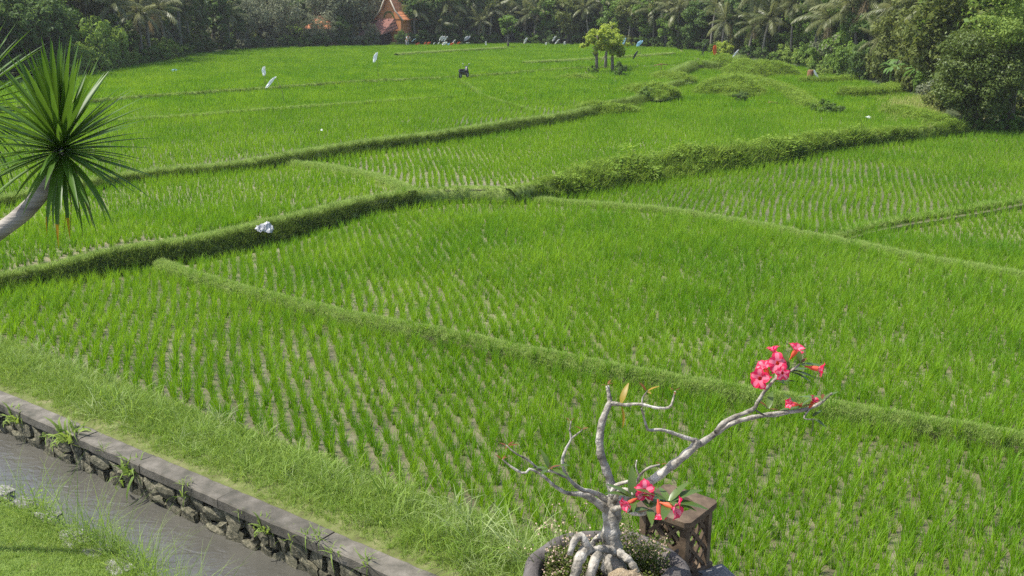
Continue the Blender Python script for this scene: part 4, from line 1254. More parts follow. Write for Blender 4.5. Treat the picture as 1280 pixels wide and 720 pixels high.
# ------------------------------------------------------------------ trees
def crown_mesh(name, seed, rad, nclump, nleaf, leaf, mat, hollow=.35, flat=1.0, cz=None):
    """leaf quads gathered in uneven clumps inside an ellipsoid with its base at z = 0"""
    r = np.random.default_rng(seed)
    rx, ry, rz = rad
    d = r.normal(size=(nclump, 3)); d /= np.linalg.norm(d, axis=1)[:, None]
    rr = r.uniform(hollow, 1.0, nclump) ** .6
    cen = d * rr[:, None] * np.array([rx, ry, rz]) * .86
    cs = r.uniform(.10, .27, nclump) * (rx * ry * rz) ** (1 / 3)
    wt = cs ** 2; wt /= wt.sum()
    k = r.choice(nclump, nleaf, p=wt)
    o = r.normal(size=(nleaf, 3)); o /= np.linalg.norm(o, axis=1)[:, None]
    o2 = o * (r.uniform(.25, 1.0, nleaf) ** .5 * (1 + .35 * np.abs(r.normal(size=nleaf)) * (r.random(nleaf) < .3)))[:, None]
    p_ = cen[k] + o2 * cs[k][:, None] * np.array([1, 1, .75 * flat])
    nrm = o + r.normal(0, .55, (nleaf, 3)) + np.array([0, 0, .35]); nrm /= np.linalg.norm(nrm, axis=1)[:, None]
    a = np.cross(nrm, r.normal(size=(nleaf, 3))); a /= np.linalg.norm(a, axis=1)[:, None]
    b_ = np.cross(nrm, a)
    L = leaf * r.uniform(.6, 1.35, nleaf)[:, None]
    V = np.stack([p_ - a * L * .5, p_ + b_ * L * .28, p_ + a * L * .5 - nrm * L * .12, p_ - b_ * L * .28], 1).reshape(-1, 3)
    V[:, 2] += rz if cz is None else cz
    Fq = np.arange(nleaf * 4).reshape(-1, 4)
    return mesh_of(name, V, Fq, mat, False)

def trunk_mesh(name, seed, h, r0, mat, limbs=5, spread=1.0, lean=.1, top=.35):
    r = random.Random(seed); m = MB()
    p_ = [(0, 0, -.3), (r.uniform(-lean, lean) * h * .3, r.uniform(-lean, lean) * h * .3, h * .35), (r.uniform(-lean, lean) * h * .5, r.uniform(-lean, lean) * h * .5, h * .7), (r.uniform(-lean, lean) * h * .6, r.uniform(-lean, lean) * h * .6, h)]
    m.tube(p_, [r0 * 1.25, r0, r0 * .75, r0 * top], 8)
    for i in range(limbs):
        t = r.uniform(.4, .9); b0 = Vector(p_[1]).lerp(Vector(p_[3]), (t - .35) / .65)
        az = r.uniform(0, 6.28); L = h * r.uniform(.25, .5)
        e = b0 + Vector((math.cos(az) * spread, math.sin(az) * spread, r.uniform(.5, 1.0))) * L * .7
        m.tube([b0, b0.lerp(e, .5) + Vector((0, 0, -.06 * L)), e], [r0 * .5, r0 * .35, r0 * .12], 6)
    return m.mesh(name, mat)

CR = {}
for kind, mat in (('dark', 'tdark'), ('mid', 'tmid'), ('olive', 'tolive'), ('grey', 'tgrey'), ('light', 'tlight')):
    CR[kind] = [crown_mesh('crown', 800 + hash(kind) % 1 + i + len(kind) * 17, (2.2, 2.2, 2.6), 70, 6500, .25, M[mat], .25) for i in range(3)]
    CR[kind + 'col'] = [crown_mesh('crown', 860 + i + len(kind) * 13, (1.15, 1.15, 3.6), 60, 5200, .24, M[mat], .2) for i in range(2)]
    CR[kind + 'bush'] = [crown_mesh('foliage', 900 + i + len(kind) * 11, (1.5, 1.3, 1.0), 44, 3600, .17, M[mat], .2, cz=.75) for i in range(2)]
CR['yellbush'] = [crown_mesh('foliage', 990, (1.5, 1.3, 1.0), 44, 4200, .17, M['tyell'], .2, cz=.75)]
CR['airy'] = [crown_mesh('crown', 950 + i, (2.6, 2.6, 3.4), 80, 5200, .21, M['tgrey'], .15) for i in range(3)]
TRK = [trunk_mesh('trunk', 980 + i, 3.0, .16, M['bark'], 5, .9, .16) for i in range(4)]

def place(px_, back):
    q = tl_at(px_)
    d = Vector((q.x, q.y, 0)).normalized()
    q = q + d * back
    return Vector((q.x, q.y, gz(q.x, q.y, 1.2)))

REG = [(-400, 95, 'behind the spiky leaved tree', 40), (95, 172, 'on the light green shrubby bank', 120), (172, 246, 'at the field corner palms', 200), (246, 375, 'beside the small roofed house', 395),
       (375, 455, 'between the small and the gabled house', 470), (455, 545, 'around the gabled house', 487), (545, 650, 'behind the coloured flag row', 520), (650, 725, 'behind the small white flags', 650),
       (725, 800, 'behind the yellow green field trees', 757), (800, 885, 'behind the thin dark flag', 878), (885, 985, 'behind the round yellow green bush', 904), (985, 1050, 'behind the brown stump', 1012),
       (1050, 1105, 'behind the vine covered thicket', 1065), (1105, 1165, 'behind the banana plants', 1130), (1165, 1600, 'behind the big dense tree', 1218)]
AUTO = []          # (object, region landmark) whose label is ranked by distance at the end
def where(px_):
    for a, b_, t, lm in REG:
        if a <= px_ < b_: return t
    return REG[-1][2]
def landmark(px_):
    for a, b_, t, lm in REG:
        if a <= px_ < b_: return tl_at(lm)
    return tl_at(1218)
ADJ = {'dark': 'dark green leafy', 'mid': 'mid green leafy', 'olive': 'olive green leafy', 'grey': 'grey green leafy', 'light': 'light green leafy', 'airy': 'thin grey green airy'}
def tree(px_, back, kind, s, sz=1.0, col=False, lift=.45, label=None):
    q = place(px_, back)
    lab = label or ('%s %s %s' % (ADJ[kind], 'column shaped tree' if col else 'tree', where(px_)))
    t = thing('broadleaf_tree', lab, 'tree', q, random.uniform(0, 6.28), 'trees of the wood around the paddies')
    if not label: AUTO.append((t, px_))
    link('trunk', random.choice(TRK), t, (0, 0, 0), None, (s, s, s))
    c = random.choice(CR[kind + ('col' if col else '')])
    link('crown', c, t, (0, 0, lift * s * .75), (0, 0, random.uniform(0, 6.28)), (s, s, s * sz))
    return t
def bush(px_, back, kind, s, sz=1.0, label=None, at=None, name='shrub'):
    q = place(px_, back) if at is None else at
    lab = label or ('%s shrub %s' % (ADJ[kind].replace(' leafy', ' bushy'), where(px_)))
    t = thing(name, lab, 'shrub', q, random.uniform(0, 6.28), 'shrubs along the wood edge')
    if not label: AUTO.append((t, px_))
    m = random.choice(CR[kind + 'bush'])
    link('foliage', m, t, (0, 0, -.15 * s), None, (s, s, s * sz))
    link('stem', TRK[0], t, (0, 0, 0), None, (s * .25, s * .25, s * .3))
    return t

# palms
def frond_mesh(seed, L=3.4, droop=1.1, n=26, mat=None):
    r = random.Random(seed); m = MB()
    pts = []; x = z = 0.0; ang = .0
    for i in range(n + 1):
        t = i / n
        pts.append(Vector((x, 0, z))); x += math.cos(ang) * L / n; z += math.sin(ang) * L / n; ang -= droop / n * (.3 + 1.4 * t)
    m.tube(pts[::3] + [pts[-1]], [.05 * (1 - .85 * i / (len(pts[::3]))) for i in range(len(pts[::3]) + 1)], 4)
    for i in range(2, n + 1):
        t = i / n; ll = .85 * math.sin(math.pi * (.12 + .80 * t)) ** .6 * r.uniform(.8, 1.1)
        tg = (pts[i] - pts[i - 1]).normalized()
        for sd in (-1, 1):
            d = (Vector((0, sd, 0)) * .75 + tg * .5 + Vector((0, 0, -.35 - .35 * r.random()))).normalized()
            a = pts[i]; wv_ = tg * .055
            mid = a + d * ll * .55; e = a + d * ll + Vector((0, 0, -.22 * ll))
            m.add([a - wv_ * .6, a + wv_ * .6, mid + wv_, mid - wv_, e], [(0, 1, 2, 3), (3, 2, 4)])
    return m.mesh('frond', mat or M['palm'], False)
FRD = [frond_mesh(1000, 3.2, .35), frond_mesh(1001, 3.1, .6), frond_mesh(1002, 3.2, .9), frond_mesh(1003, 2.8, 1.3)]
FDRY = frond_mesh(1004, 2.8, 1.9, 20, M['palmdry'])
PTR = []
for i in range(3):
    r = random.Random(i); m = MB(); pts = []; rad = []
    for k in range(13):
        t = k / 12; pts.append((.6 * (i - 1) * t * t, .15 * math.sin(t * 3), -.3 + t * 1.0 * 10)); rad.append((.17 - .06 * t) * (1 + .06 * (k % 2)))
    m.tube(pts, rad, 8); PTR.append((m.mesh('trunk', M['palmbark']), Vector(pts[-1])))
def palm(px_, back, h, s=1.0, n=16, label=None):
    q = place(px_, back)
    t = thing('coconut_palm', label or ('coconut palm with arching fronds ' + where(px_)), 'palm tree', q, random.uniform(0, 6.28), 'coconut palms of the wood')
    if not label: AUTO.append((t, px_))
    tm, tp = random.choice(PTR); sz = h / 9.7
    link('trunk', tm, t, None, None, (s * 1.0, s * 1.0, sz))
    top = Vector((tp.x * s, tp.y * s, tp.z * sz))
    for i in range(n):
        az = i * 2.39996 + random.uniform(-.25, .25); tt = i / n
        el = R(78 - 118 * tt + random.uniform(-12, 12))
        k = 0 if tt < .3 else 1 if tt < .55 else 2 if tt < .8 else 3
        me = FDRY if (tt > .88 and random.random() < .7) else FRD[k]
        link('frond', me, t, top, (random.uniform(-.3, .3), -el, az), s * random.uniform(.7, 1.1))
    return t

# the wood, row by row: (px, back, kind, scale, z-scale, column)
for a in ((-160, 1, 'dark', 1.2), (-90, 1, 'mid', 1.1), (-40, 2, 'dark', 1.3), (8, 2, 'dark', 1.25), (40, 3, 'dark', 1.2), (68, 2, 'dark', 1.1), (20, 8, 'dark', 1.5), (-70, 8, 'mid', 1.5), (60, 10, 'mid', 1.6),
          (100, 12, 'olive', 1.4), (125, 14, 'grey', 1.5), (190, 12, 'dark', 1.5), (225, 9, 'dark', 1.4),
          (310, 3, 'airy', 1.1), (330, 6, 'grey', 1.3), (352, 2, 'airy', 1.2), (372, 7, 'dark', 1.2), (412, 4, 'airy', 1.4), (432, 4, 'airy', 1.5), (425, 1.5, 'dark', .7), (452, 6, 'airy', 1.5), (345, 12, 'olive', 1.7), (385, 14, 'grey', 1.8), (440, 14, 'grey', 1.9),
          (519, 3, 'dark', 1.35), (535, 5, 'dark', 1.6), (556, 3, 'dark', 1.4), (575, 5, 'dark', 1.5), (520, 12, 'mid', 2.0), (470, 16, 'grey', 2.0), (500, 18, 'dark', 2.1), (605, 4, 'dark', 1.5), (625, 7, 'mid', 1.6), (560, 13, 'dark', 2.1), (600, 13, 'mid', 2.0),
          (650, 4, 'dark', 1.4), (668, 8, 'dark', 1.6), (690, 3, 'mid', 1.3), (709, 1.5, 'olive', 1.15), (735, 4, 'mid', 1.4), (758, 6, 'dark', 1.7), (770, 2, 'mid', 1.2), (790, 3, 'olive', 1.3), (812, 3, 'mid', 1.4), (835, 5, 'dark', 1.5), (838, 1.2, 'mid', .85), (855, 7, 'olive', 1.2), (872, 1.5, 'dark', 1.1), (885, 7, 'mid', 1.3),
          (660, 14, 'dark', 2.1), (700, 14, 'olive', 2.0), (745, 14, 'mid', 2.0), (790, 13, 'dark', 2.0), (830, 13, 'mid', 2.0), (870, 12, 'olive', 1.8), (910, 12, 'dark', 1.9), (950, 12, 'dark', 1.8), (990, 13, 'dark', 1.8), (1030, 13, 'dark', 1.7), (1070, 13, 'mid', 1.6), (1110, 13, 'dark', 1.5),
          (930, 8, 'dark', 1.3), (960, 8, 'dark', 1.3), (1012, 9, 'mid', 1.2), (1040, 9, 'mid', 1.1), (1055, 8, 'light', 1.1), (1085, 7, 'dark', 1.3), (1128, 6, 'olive', 1.1), (1150, 5, 'olive', 1.15), (1175, 7, 'olive', 1.3), (1200, 10, 'olive', 1.4), (1150, 14, 'dark', 1.5), (1190, 16, 'mid', 1.6), (1235, 9, 'mid', 1.5), (1265, 8, 'light', 1.5), (1300, 7, 'mid', 1.5), (1350, 5, 'dark', 1.4), (1240, 18, 'dark', 1.9), (1310, 18, 'mid', 2.0)):
    tree(*a)
for a in ((146, 4, 'dark', .95, .95), (166, 3, 'dark', .7, .7), (253, 3, 'dark', 1.25, 1.1), (268, 4, 'dark', 1.3, 1.1), (278, 2, 'dark', 1.1, 1.0), (298, 2.5, 'dark', 1.0, .9), (244, 10, 'grey', 1.3, 1.1), (288, 9, 'grey', 1.4, 1.2)):
    tree(a[0], a[1], a[2], a[3], a[4], True, .3)
# tall background row closing the wood
for i, x in enumerate(range(-220, 1480, 62)):
    tree(x + random.uniform(-15, 15), 24 + random.uniform(-3, 6), ('dark', 'mid', 'grey', 'olive')[i % 4] if i % 3 else 'dark', random.uniform(2.1, 2.7), 1.15)
# shrubs at the foot of the wood
for a in ((100, .6, 'light', 1.3, 1.3), (122, .8, 'light', 1.4, 1.3), (140, .8, 'light', 1.1, 1.2), (110, 2.5, 'light', 1.7, 1.6), (130, 3, 'light', 1.7, 1.6), (92, 1, 'light', 1.1), (105, 3, 'light', 1.3), (118, 1, 'light', 1.0), (112, 5, 'light', 1.5, 1.4), (128, 4, 'light', 1.2, 1.3), (135, 1.5, 'grey', 1.0), (150, .8, 'mid', .8), (160, 1, 'light', .8), (174, 1.2, 'mid', .9), (185, 1.2, 'dark', 1.0), (198, 1, 'mid', 1.0), (208, 1.4, 'light', 1.0, 1.3), (220, 1, 'mid', .9), (233, 1, 'mid', .8), (0, 1, 'dark', 1.3), (35, 1, 'dark', 1.2), (65, 1, 'mid', 1.1), (80, 3, 'light', 1.4),
          (245, 1.2, 'dark', .9), (262, .9, 'dark', .8), (285, 1, 'dark', 1.0), (305, 1, 'grey', .9), (322, 1, 'dark', .9), (338, 1, 'grey', .9), (357, 1, 'dark', 1.0), (375, 1, 'mid', .8), (408, 1, 'dark', .9), (428, .8, 'dark', 1.0), (446, .9, 'grey', .9), (460, .9, 'mid', .9), (512, 1, 'dark', 1.0), (528, 1.2, 'dark', 1.2), (548, 1.2, 'dark', 1.1), (566, 1.2, 'dark', 1.0), (585, 1.2, 'dark', 1.1), (603, 1.1, 'mid', .9), (618, 1, 'dark', .9), (655, 1, 'dark', 1.0), (672, 1, 'mid', .9), (690, 1, 'dark', 1.1), (722, 1, 'dark', 1.0), (742, 1, 'mid', .9), (768, 1, 'dark', 1.0), (788, 1, 'olive', .9), (803, 1, 'mid', .9), (822, 1, 'dark', .8), (846, 1, 'mid', .9), (862, 1, 'dark', .9), (878, 1, 'dark', .9), (895, 1.5, 'mid', .8),
          (936, 1, 'dark', .8), (955, 1.2, 'dark', .8), (972, 1, 'mid', .7), (990, 1, 'light', .8), (1005, 1.2, 'light', .9), (1020, 1, 'light', .8), (1034, .8, 'light', .7), (1050, 2.5, 'mid', 1.5, 1.4), (1030, 2, 'mid', 1.2, 1.2), (1100, 3, 'olive', 1.4, 1.4), (1120, 4, 'olive', 1.5, 1.6), (1150, 3.5, 'olive', 1.6, 1.6), (1010, 2, 'mid', 1.1, 1.2), (985, 1.5, 'light', 1.0, 1.1), (1048, 1.5, 'mid', 1.0), (1085, 1.2, 'dark', .8), (1105, 2.5, 'olive', .9), (1140, 2, 'olive', .9), (1160, 2, 'mid', .9), (1212, .6, 'mid', .5), (1235, .4, 'light', .45), (1258, .4, 'mid', .6), (1275, .5, 'mid', .7), (1300, .5, 'light', .8)):
    bush(*a)
for a in ((520, 1.2, 4.4, .8), (560, 2.5, 5.0, .9), (612, 1.2, 4.4, .85), (632, 1.0, 3.6, .7), (668, 1.2, 4.2, .85), (700, 2.5, 5.0, .9), (735, 1.2, 4.6, .85), (752, 2.0, 5.2, .9), (785, 1.5, 4.6, .85), (815, 1.2, 4.4, .85), (832, 2.2, 5.0, .9), (155, 2.5, 5.0, .9), (240, 2.5, 5.0, .9), (178, 2.0, 4.2, .9), (190, 2.4, 5.2, 1.0), (207, 2.6, 4.4, .95), (228, 5, 6.4, 1.0), (289, 1.2, 4.0, .75), (118, 9, 6.5, 1.0), (320, 9, 6.5, .9), (165, 7, 6.2, .9),
          (597, 1.0, 3.0, .75), (548, 1.5, 2.6, .7), (585, 4, 5.4, .95), (640, 3, 5.2, .9), (568, 1.0, 2.8, .6), (680, 3, 5.0, .9), (655, 1.5, 3.6, .8), (725, 4, 5.6, .9), (770, 5, 5.5, .9), (800, 4, 5.4, .9),
          (848, 1.2, 4.4, .9), (866, 3, 5.2, .9), (888, 2, 5.2, .85), (903, 1, 3.6, .85), (935, 1.2, 3.4, .85), (953, 2.2, 4.0, .9), (942, 5, 6.0, 1.0), (988, 2.6, 5.2, .8), (1016, 3, 4.4, .85), (1032, 2.2, 4.2, .9), (1068, 4, 5.0, 1.0), (1030, 7, 6.2, 1.0), (1085, 6, 5.6, 1.0), (1095, 1.6, 3.0, .62), (1108, 5, 5.0, .9), (1135, 7, 5.4, .9), (1122, 10, 6.6, .95), (1165, 6, 5.0, .8), (1000, 7, 6.0, 1.0), (970, 7, 6.2, 1.0)):
    palm(*a)

# dark thicket by the right field corner, covered by vines
bush(1060, .3, 'mid', 1.25, 1.5, 'large rounded vine covered thicket at the end of the small right hand paddy')
bush(1076, .3, 'dark', 1.2, 1.5, 'dark green thicket with vines beside the banana plants')
bush(1045, .3, 'light', .9, 1.1, 'light green bush between the brown stump and the vine covered thicket')

# big dense tree standing at the paddy corner
bt = thing('dense_tree', 'big dense dark green tree standing at the right end of the bushy bund', 'tree', P(1218, 163, .3), 0)
link('trunk', trunk_mesh('trunk', 41, 3.2, .16, M['bark'], 7, .9, .15), bt)
link('crown', crown_mesh('crown', 42, (2.55, 2.3, 2.5), 120, 24000, .135, M['tdense'], .35, cz=2.75), bt)
link('crown', crown_mesh('crown', 43, (2.2, 2.0, 2.2), 80, 12000, .14, M['tdense'], .2, cz=2.6), bt)
bt2 = thing('dense_tree', 'taller lighter green tree rising behind the big dense tree', 'tree', P(1262, 158, .5), 0)
link('trunk', trunk_mesh('trunk', 44, 5, .18, M['bark'], 7, .9, .15), bt2)
link('crown', crown_mesh('crown', 45, (3.0, 2.6, 3.0), 120, 18000, .17, M['tlight'], .35, cz=5.6), bt2)

# banana plants
def banana_leaf(seed):
    r = random.Random(seed); V = []; Fq = []; n = 10; L = 1.3; x = z = 0; ang = 1.0
    for i in range(n + 1):
        t = i / n; hw = .17 * math.sin(math.pi * (.06 + .9 * t)) ** .6
        V += [(x, -hw, z - .25 * hw), (x, 0, z), (x, hw, z - .25 * hw)]
        x += math.cos(ang) * L / n; z += math.sin(ang) * L / n; ang -= .19 + r.uniform(-.03, .05)
    for i in range(n):
        a = i * 3; Fq += [(a, a + 3, a + 4, a + 1), (a + 1, a + 4, a + 5, a + 2)]
    return mesh_of('leaf', V, Fq, M['banana'])
BL = [banana_leaf(i) for i in range(3)]
m = MB(); m.tube([(0, 0, -.2), (0, 0, .6), (.03, 0, 1.4)], [.13, .10, .06], 8); BST_ = m.mesh('stem', M['tlight'])
for px_, back, s in ((1112, .6, .95), (1128, 1.0, 1.15), (1143, .8, 1.05), (1155, 1.6, 1.1), (1120, 3, 1.2)):
    q = place(px_, back)
    t = thing('banana_plant', 'banana plant with broad pale green leaves between the thicket and the dense tree', 'banana plant', q, random.uniform(0, 6), 'banana plants at the paddy edge')
    link('stem', BST_, t, None, None, s)
    for i in range(9):
        link('leaf', BL[i % 3], t, (0, 0, 1.25 * s), (0, random.uniform(-.25, .5), i * 2.4), s * random.uniform(.75, 1.05))

# small trees standing in the field
def field_tree(px_, py_, z, h, cr, seed, label, mat, bark='palmbark', dens=2600, leaf=.22):
    q = P(px_, py_, z)
    t = thing('field_tree', label, 'tree', q, 0, None)
    link('trunk', trunk_mesh('trunk', seed, h - cr * .5, .12, M[bark], 6, .7, .10, .5), t)
    link('crown', crown_mesh('crown', seed + 1, (cr, cr * .9, cr * .85), 34, dens, leaf, M[mat], .15, cz=h - cr * .72), t)
    return t
field_tree(746, 91, zG, 3.8, 1.55, 60, 'slender yellow green tree with the straightest trunk in the group of field trees', 'tyell')
field_tree(757, 87, zG, 3.8, 1.35, 63, 'yellow green tree in the middle of the field tree group', 'tyell')
field_tree(766, 90, zG, 3.6, 1.6, 66, 'thick trunked yellow green tree beside the dark bush', 'tyell')
field_tree(635, 61, zG2, 3.8, 1.5, 69, 'small mid green tree standing alone in front of the far wood', 'tmid', dens=2600, leaf=.28)
bush(741, 0, 'mid', .38, 1.0, 'low green bush at the foot of the slender field tree', P(741, 91, zG))
bush(776, 0, 'dark', .45, 1.7, 'dark upright bush beside the yellow green field trees', P(776, 97, zG))
m = MB(); a = P(749, 84, zG); m.tube([(0, 0, .2), (.45, 0, 1.0)], [.035, .03], 6); tag(m.build('leaning_stick', M['bamboo'], None, loc=a), 'pale stick leaning between the field tree trunks', 'stick')
bush(1030, 0, 'mid', .55, 1.0, 'dark low bush on the grass in the small right hand paddies', P(1028, 143, zD)); bush(1040, 0, 'dark', .5, .8, 'spreading dark green bush joined to the low bush on the grass', P(1042, 143, zD))
bush(388, .4, 'dark', 1.0, 1.1); bush(405, .5, 'grey', 1.1, 1.1); bush(397, .1, 'dark', 1.1, 1.15); bush(464, .3, 'grey', .9, 1.4); tree(389, .6, 'airy', .62); tree(410, .8, 'airy', .6); tree(466, .8, 'airy', .45); bush(506, .4, 'dark', .7, 1.5); bush(500, .2, 'dark', .75, 1.6); bush(492, .1, 'mid', .45, .8)
bush(905, 0, 'yell', 1.05, .95, 'round yellow green bush behind the orange flag', P(904, 71, 1.0))
bush(918, 0, 'dark', .5, .7, 'dark scrub on the side of the grassy mound', P(925, 125, zD + .2))
bush(812, 0, 'mid', .5, .9, 'green scrub on the end of the long bund below the field trees', P(808, 122, zG))
bush(945, 0, 'olive', .5, .7, 'olive scrub on the mound behind the white flag', P(948, 84, zD + .3))
bush(1020, 0, 'light', .6, .9, 'light green bush right behind the brown stump', P(1023, 97, zD))

# undergrowth filling the wood between the trunks
UG = [src('undergrowth_shape', np.array([v.co for v in CR[k + 'bush'][0].vertices]), np.array([list(p_.vertices) for p_ in CR[k + 'bush'][0].polygons]), CR[k + 'bush'][0].materials[0]) for k in ('dark', 'mid', 'olive', 'grey')]
pts = []
for i in range(1500):
    x_ = random.uniform(-240, 1400); bk_ = 5 + 38 * random.random() ** 1.4
    q = place(x_, bk_); pts.append((q.x, q.y, q.z - .2, random.uniform(.7, 1.5)))
tufts(pts, 'woodland_undergrowth', UG, 'dense dark undergrowth filling the wood between the trees', 'undergrowth', lean=.1)
# ------------------------------------------------------------------ flags and cloths in the field
def flag(px_, py_, z, H_, L_, wid, mat, lean=(0, 0), bend=.25, label='', cat='flag', group=None, stiff=0.0):
    """a cane with a limp narrow cloth hanging from its tip"""
    q = P(px_, py_, z)
    t = thing('field_flag', label, cat, q, 0, group)
    tip = Vector((lean[0], lean[1], H_))
    m = MB(); m.tube([(0, 0, -.2), tuple(tip * .5 + Vector((-lean[0] * .15, 0, 0))), tuple(tip)], [.016, .013, .009], 6); m.build('pole', M['bamboo'], t)
    n = 9; V = []; Fq = []
    for i in range(n + 1):
        s_ = i / n
        hw = wid * (.18 + .82 * math.sin(math.pi * min(1, .12 + s_ * .78)))
        for j in range(5):
            c = j / 4 - .5
            x = tip.x + c * 2 * hw * .5 + bend * L_ * s_ * -1 + .03 * math.sin(s_ * 5 + c * 6)
            y = tip.y + .10 * wid * math.sin(c * 9 + s_ * 3) - .02
            V.append((x, y, tip.z - L_ * s_ * (1 - .3 * abs(bend)) + .03 * c))
    for i in range(n):
        for j in range(4):
            a = i * 5 + j; Fq.append((a, a + 1, a + 6, a + 5))
    link('cloth', mesh_of('cloth', V, Fq, M[mat]), t)
    return t
flag(332, 109, zG2, 1.35, .62, .26, 'white', (0, 0), .1, 'white flag hanging straight down in the left hand paddies')
flag(357, 131, zG, 1.55, .80, .25, 'white', (-.45, 0), .75, 'white flag slanting from a bent cane near the upright white flag')
flag(473, 100, zG2, 1.95, .78, .30, 'white', (-.02, 0), .35, 'white pointed flag on a tall cane on the field bund left of the motor scooter')
flag(219, 91, zG2, .30, .30, .60, 'blue', (0, 0), .3, 'pale blue cloth low over the rice near the field corner')
flag(918, 79, 1.0, 1.25, 1.05, .22, 'white', (.32, 0), .62, 'slanting narrow white flag beside the round yellow green bush')
flag(893, 71, 1.05, 1.2, 1.05, .40, 'orange', (0, 0), .0, 'orange red flag hanging in front of the round yellow green bush')
flag(878, 74, 1.05, 1.6, 1.3, .18, 'black', (.35, 0), .35, 'thin dark flag slanting near the orange red flag')
flag(795, 79, zG2, 1.1, .85, .25, 'black', (.12, 0), .5, 'dark flag with pale tip standing beside the yellow green field trees')
flag(800, 73, zG2, 1.75, .70, .50, 'blue', (.1, 0), .6, 'pale blue flag above the dark flag by the field trees')
flag(781, 64, zG2, 1.5, .8, .35, 'blue', (0, 0), .3, 'pale blue flag half hidden by the field trees crown')
flag(1018, 104, zD, 1.0, .75, .16, 'white', (-.1, 0), -.45, 'white strip of cloth beside the brown stump')
for i, (x, y, hgt, L_, w_, mt, bd) in enumerate(((658, 57, 1.0, .9, .35, 'white', .5), (682, 58, .55, .6, .28, 'white', .1), (694, 57, 1.2, .8, .30, 'white', .6), (698, 58, .9, .8, .28, 'white', .7), (705, 58, .65, .6, .25, 'white', .1), (722, 55, 1.9, 1.0, .12, 'grey', .9))):
    flag(x, y, 1.15, hgt, L_, w_, mt, (.1, 0), bd, 'grey stick like flag at the field edge behind the rice' if mt == 'grey' else 'small white flag at the field edge before the far wood', 'flag', 'small white flags at the field edge')
for i, (x, y, hgt, L_, w_, mt, bd) in enumerate(((523, 58, .45, .5, .40, 'orange', .8), (532, 58, .55, .4, .22, 'orange', .6), (537, 58, .55, .45, .40, 'orange', .8), (543, 58, .5, .3, .2, 'white', .5), (549, 58, .55, .35, .2, 'white', .6),
        (553, 58, 1.3, .7, .30, 'white', .6), (556, 58, 1.3, .8, .32, 'white', .6), (559, 58, 1.25, .8, .32, 'white', .6), (557, 59, .65, .5, .60, 'white', .7), (561, 59, .5, .3, .3, 'blue', .4), (566, 59, .55, .4, .40, 'orange', .8), (569, 58, .85, .6, .18, 'white', .7), (574, 58, .55, .4, .35, 'orange', .8), (577, 58, .6, .6, .2, 'tolive', .7),
        (586, 58, 1.3, .75, .65, 'grey', .7), (585, 58, .5, .15, .5, 'white', .9), (607, 58, .65, .7, .22, 'white', .0), (519, 58, .95, .5, .16, 'blue', .9))):
    nm = {'orange': 'orange', 'white': 'white', 'blue': 'pale blue', 'tolive': 'dull green', 'grey': 'grey'}[mt]
    flag(x, y, 1.18, hgt, L_, w_, mt, (.05, 0), bd, ('large grey flag' if mt == 'grey' else 'small %s flag' % nm) + ' in the row at the field edge beside the gabled house', 'flag', 'small coloured flags in a row')
# crossed stick
q = P(826, 98, zG); m = MB(); m.tube([(0, 0, -.2), (0, 0, 1.05)], [.025, .02], 6); t = thing('crossed_stick', 'brown stick with a short crossbar standing in the rice', 'stick', q)
m.build('upright', M['stick'], t); m = MB(); m.tube([(-.55, .02, .95), (0, .02, 1.06), (.5, .02, 1.02)], [.03, .035, .025], 6); m.build('crossbar', M['stick'], t)
# stump
q = P(1012, 102, zD); m = MB(); m.tube([(0, 0, -.1), (0, 0, .4), (.02, 0, .78), (.02, 0, .9)], [.28, .24, .24, .18], 12); tag(m.build('tree_stump', M['stick'], None, loc=q), 'brown stump beside the white strip of cloth', 'stump')
m = MB(); m.tube([(-.4, 0, .06), (0, .05, .12), (.42, .1, .07)], [.06, .09, .05], 8); tag(m.build('driftwood', M['stick'], None, loc=P(964, 131, zD)), 'short weathered log lying on the grass below the mounds', 'log')
# crumpled cloths
def crumple(name, c, w, d, h, seed, mat, label, rz=0):
    r = np.random.default_rng(seed); n = 12; V = []; Fq = []
    for i in range(n + 1):
        for j in range(n + 1):
            x, y = i / n - .5, j / n - .5
            z = h * (.25 + .9 * math.exp(-((x - .12) ** 2 + y * y) * 9) + .28 * math.sin(x * 13 + seed + 2.5 * y) * math.cos(y * 11 + 2) + .12 * math.sin(x * 29 + y * 17))
            if abs(x) == .5 or abs(y) == .5: z *= .15
            V.append((x * w * (1 + .25 * math.sin(y * 7 + seed)), y * d * (1 + .3 * math.sin(x * 6)), z + r.normal(0, h * .05)))
    for i in range(n):
        for j in range(n):
            a = i * (n + 1) + j; Fq.append((a, a + n + 1, a + n + 2, a + 1))
    return tag(link(name, mesh_of(name, V, Fq, mat, False), None, c, (.35, .1, rz)), label, 'cloth')
crumple('cloth_sack', P(330, 286, zC + .08), .42, .38, .15, 2, M['bag'], 'crumpled grey white sack lying on the grassy bund edge', .6)
crumple('cloth_scrap', P(1085, 147, zD + .2), .22, .16, .08, 4, M['white'], 'small white scrap lying among the right hand rice', .2)
crumple('cloth_scrap', P(402, 163, zG + .35), .08, .07, .06, 5, M['white'], 'tiny white scrap among the rice in the middle paddy', .2)

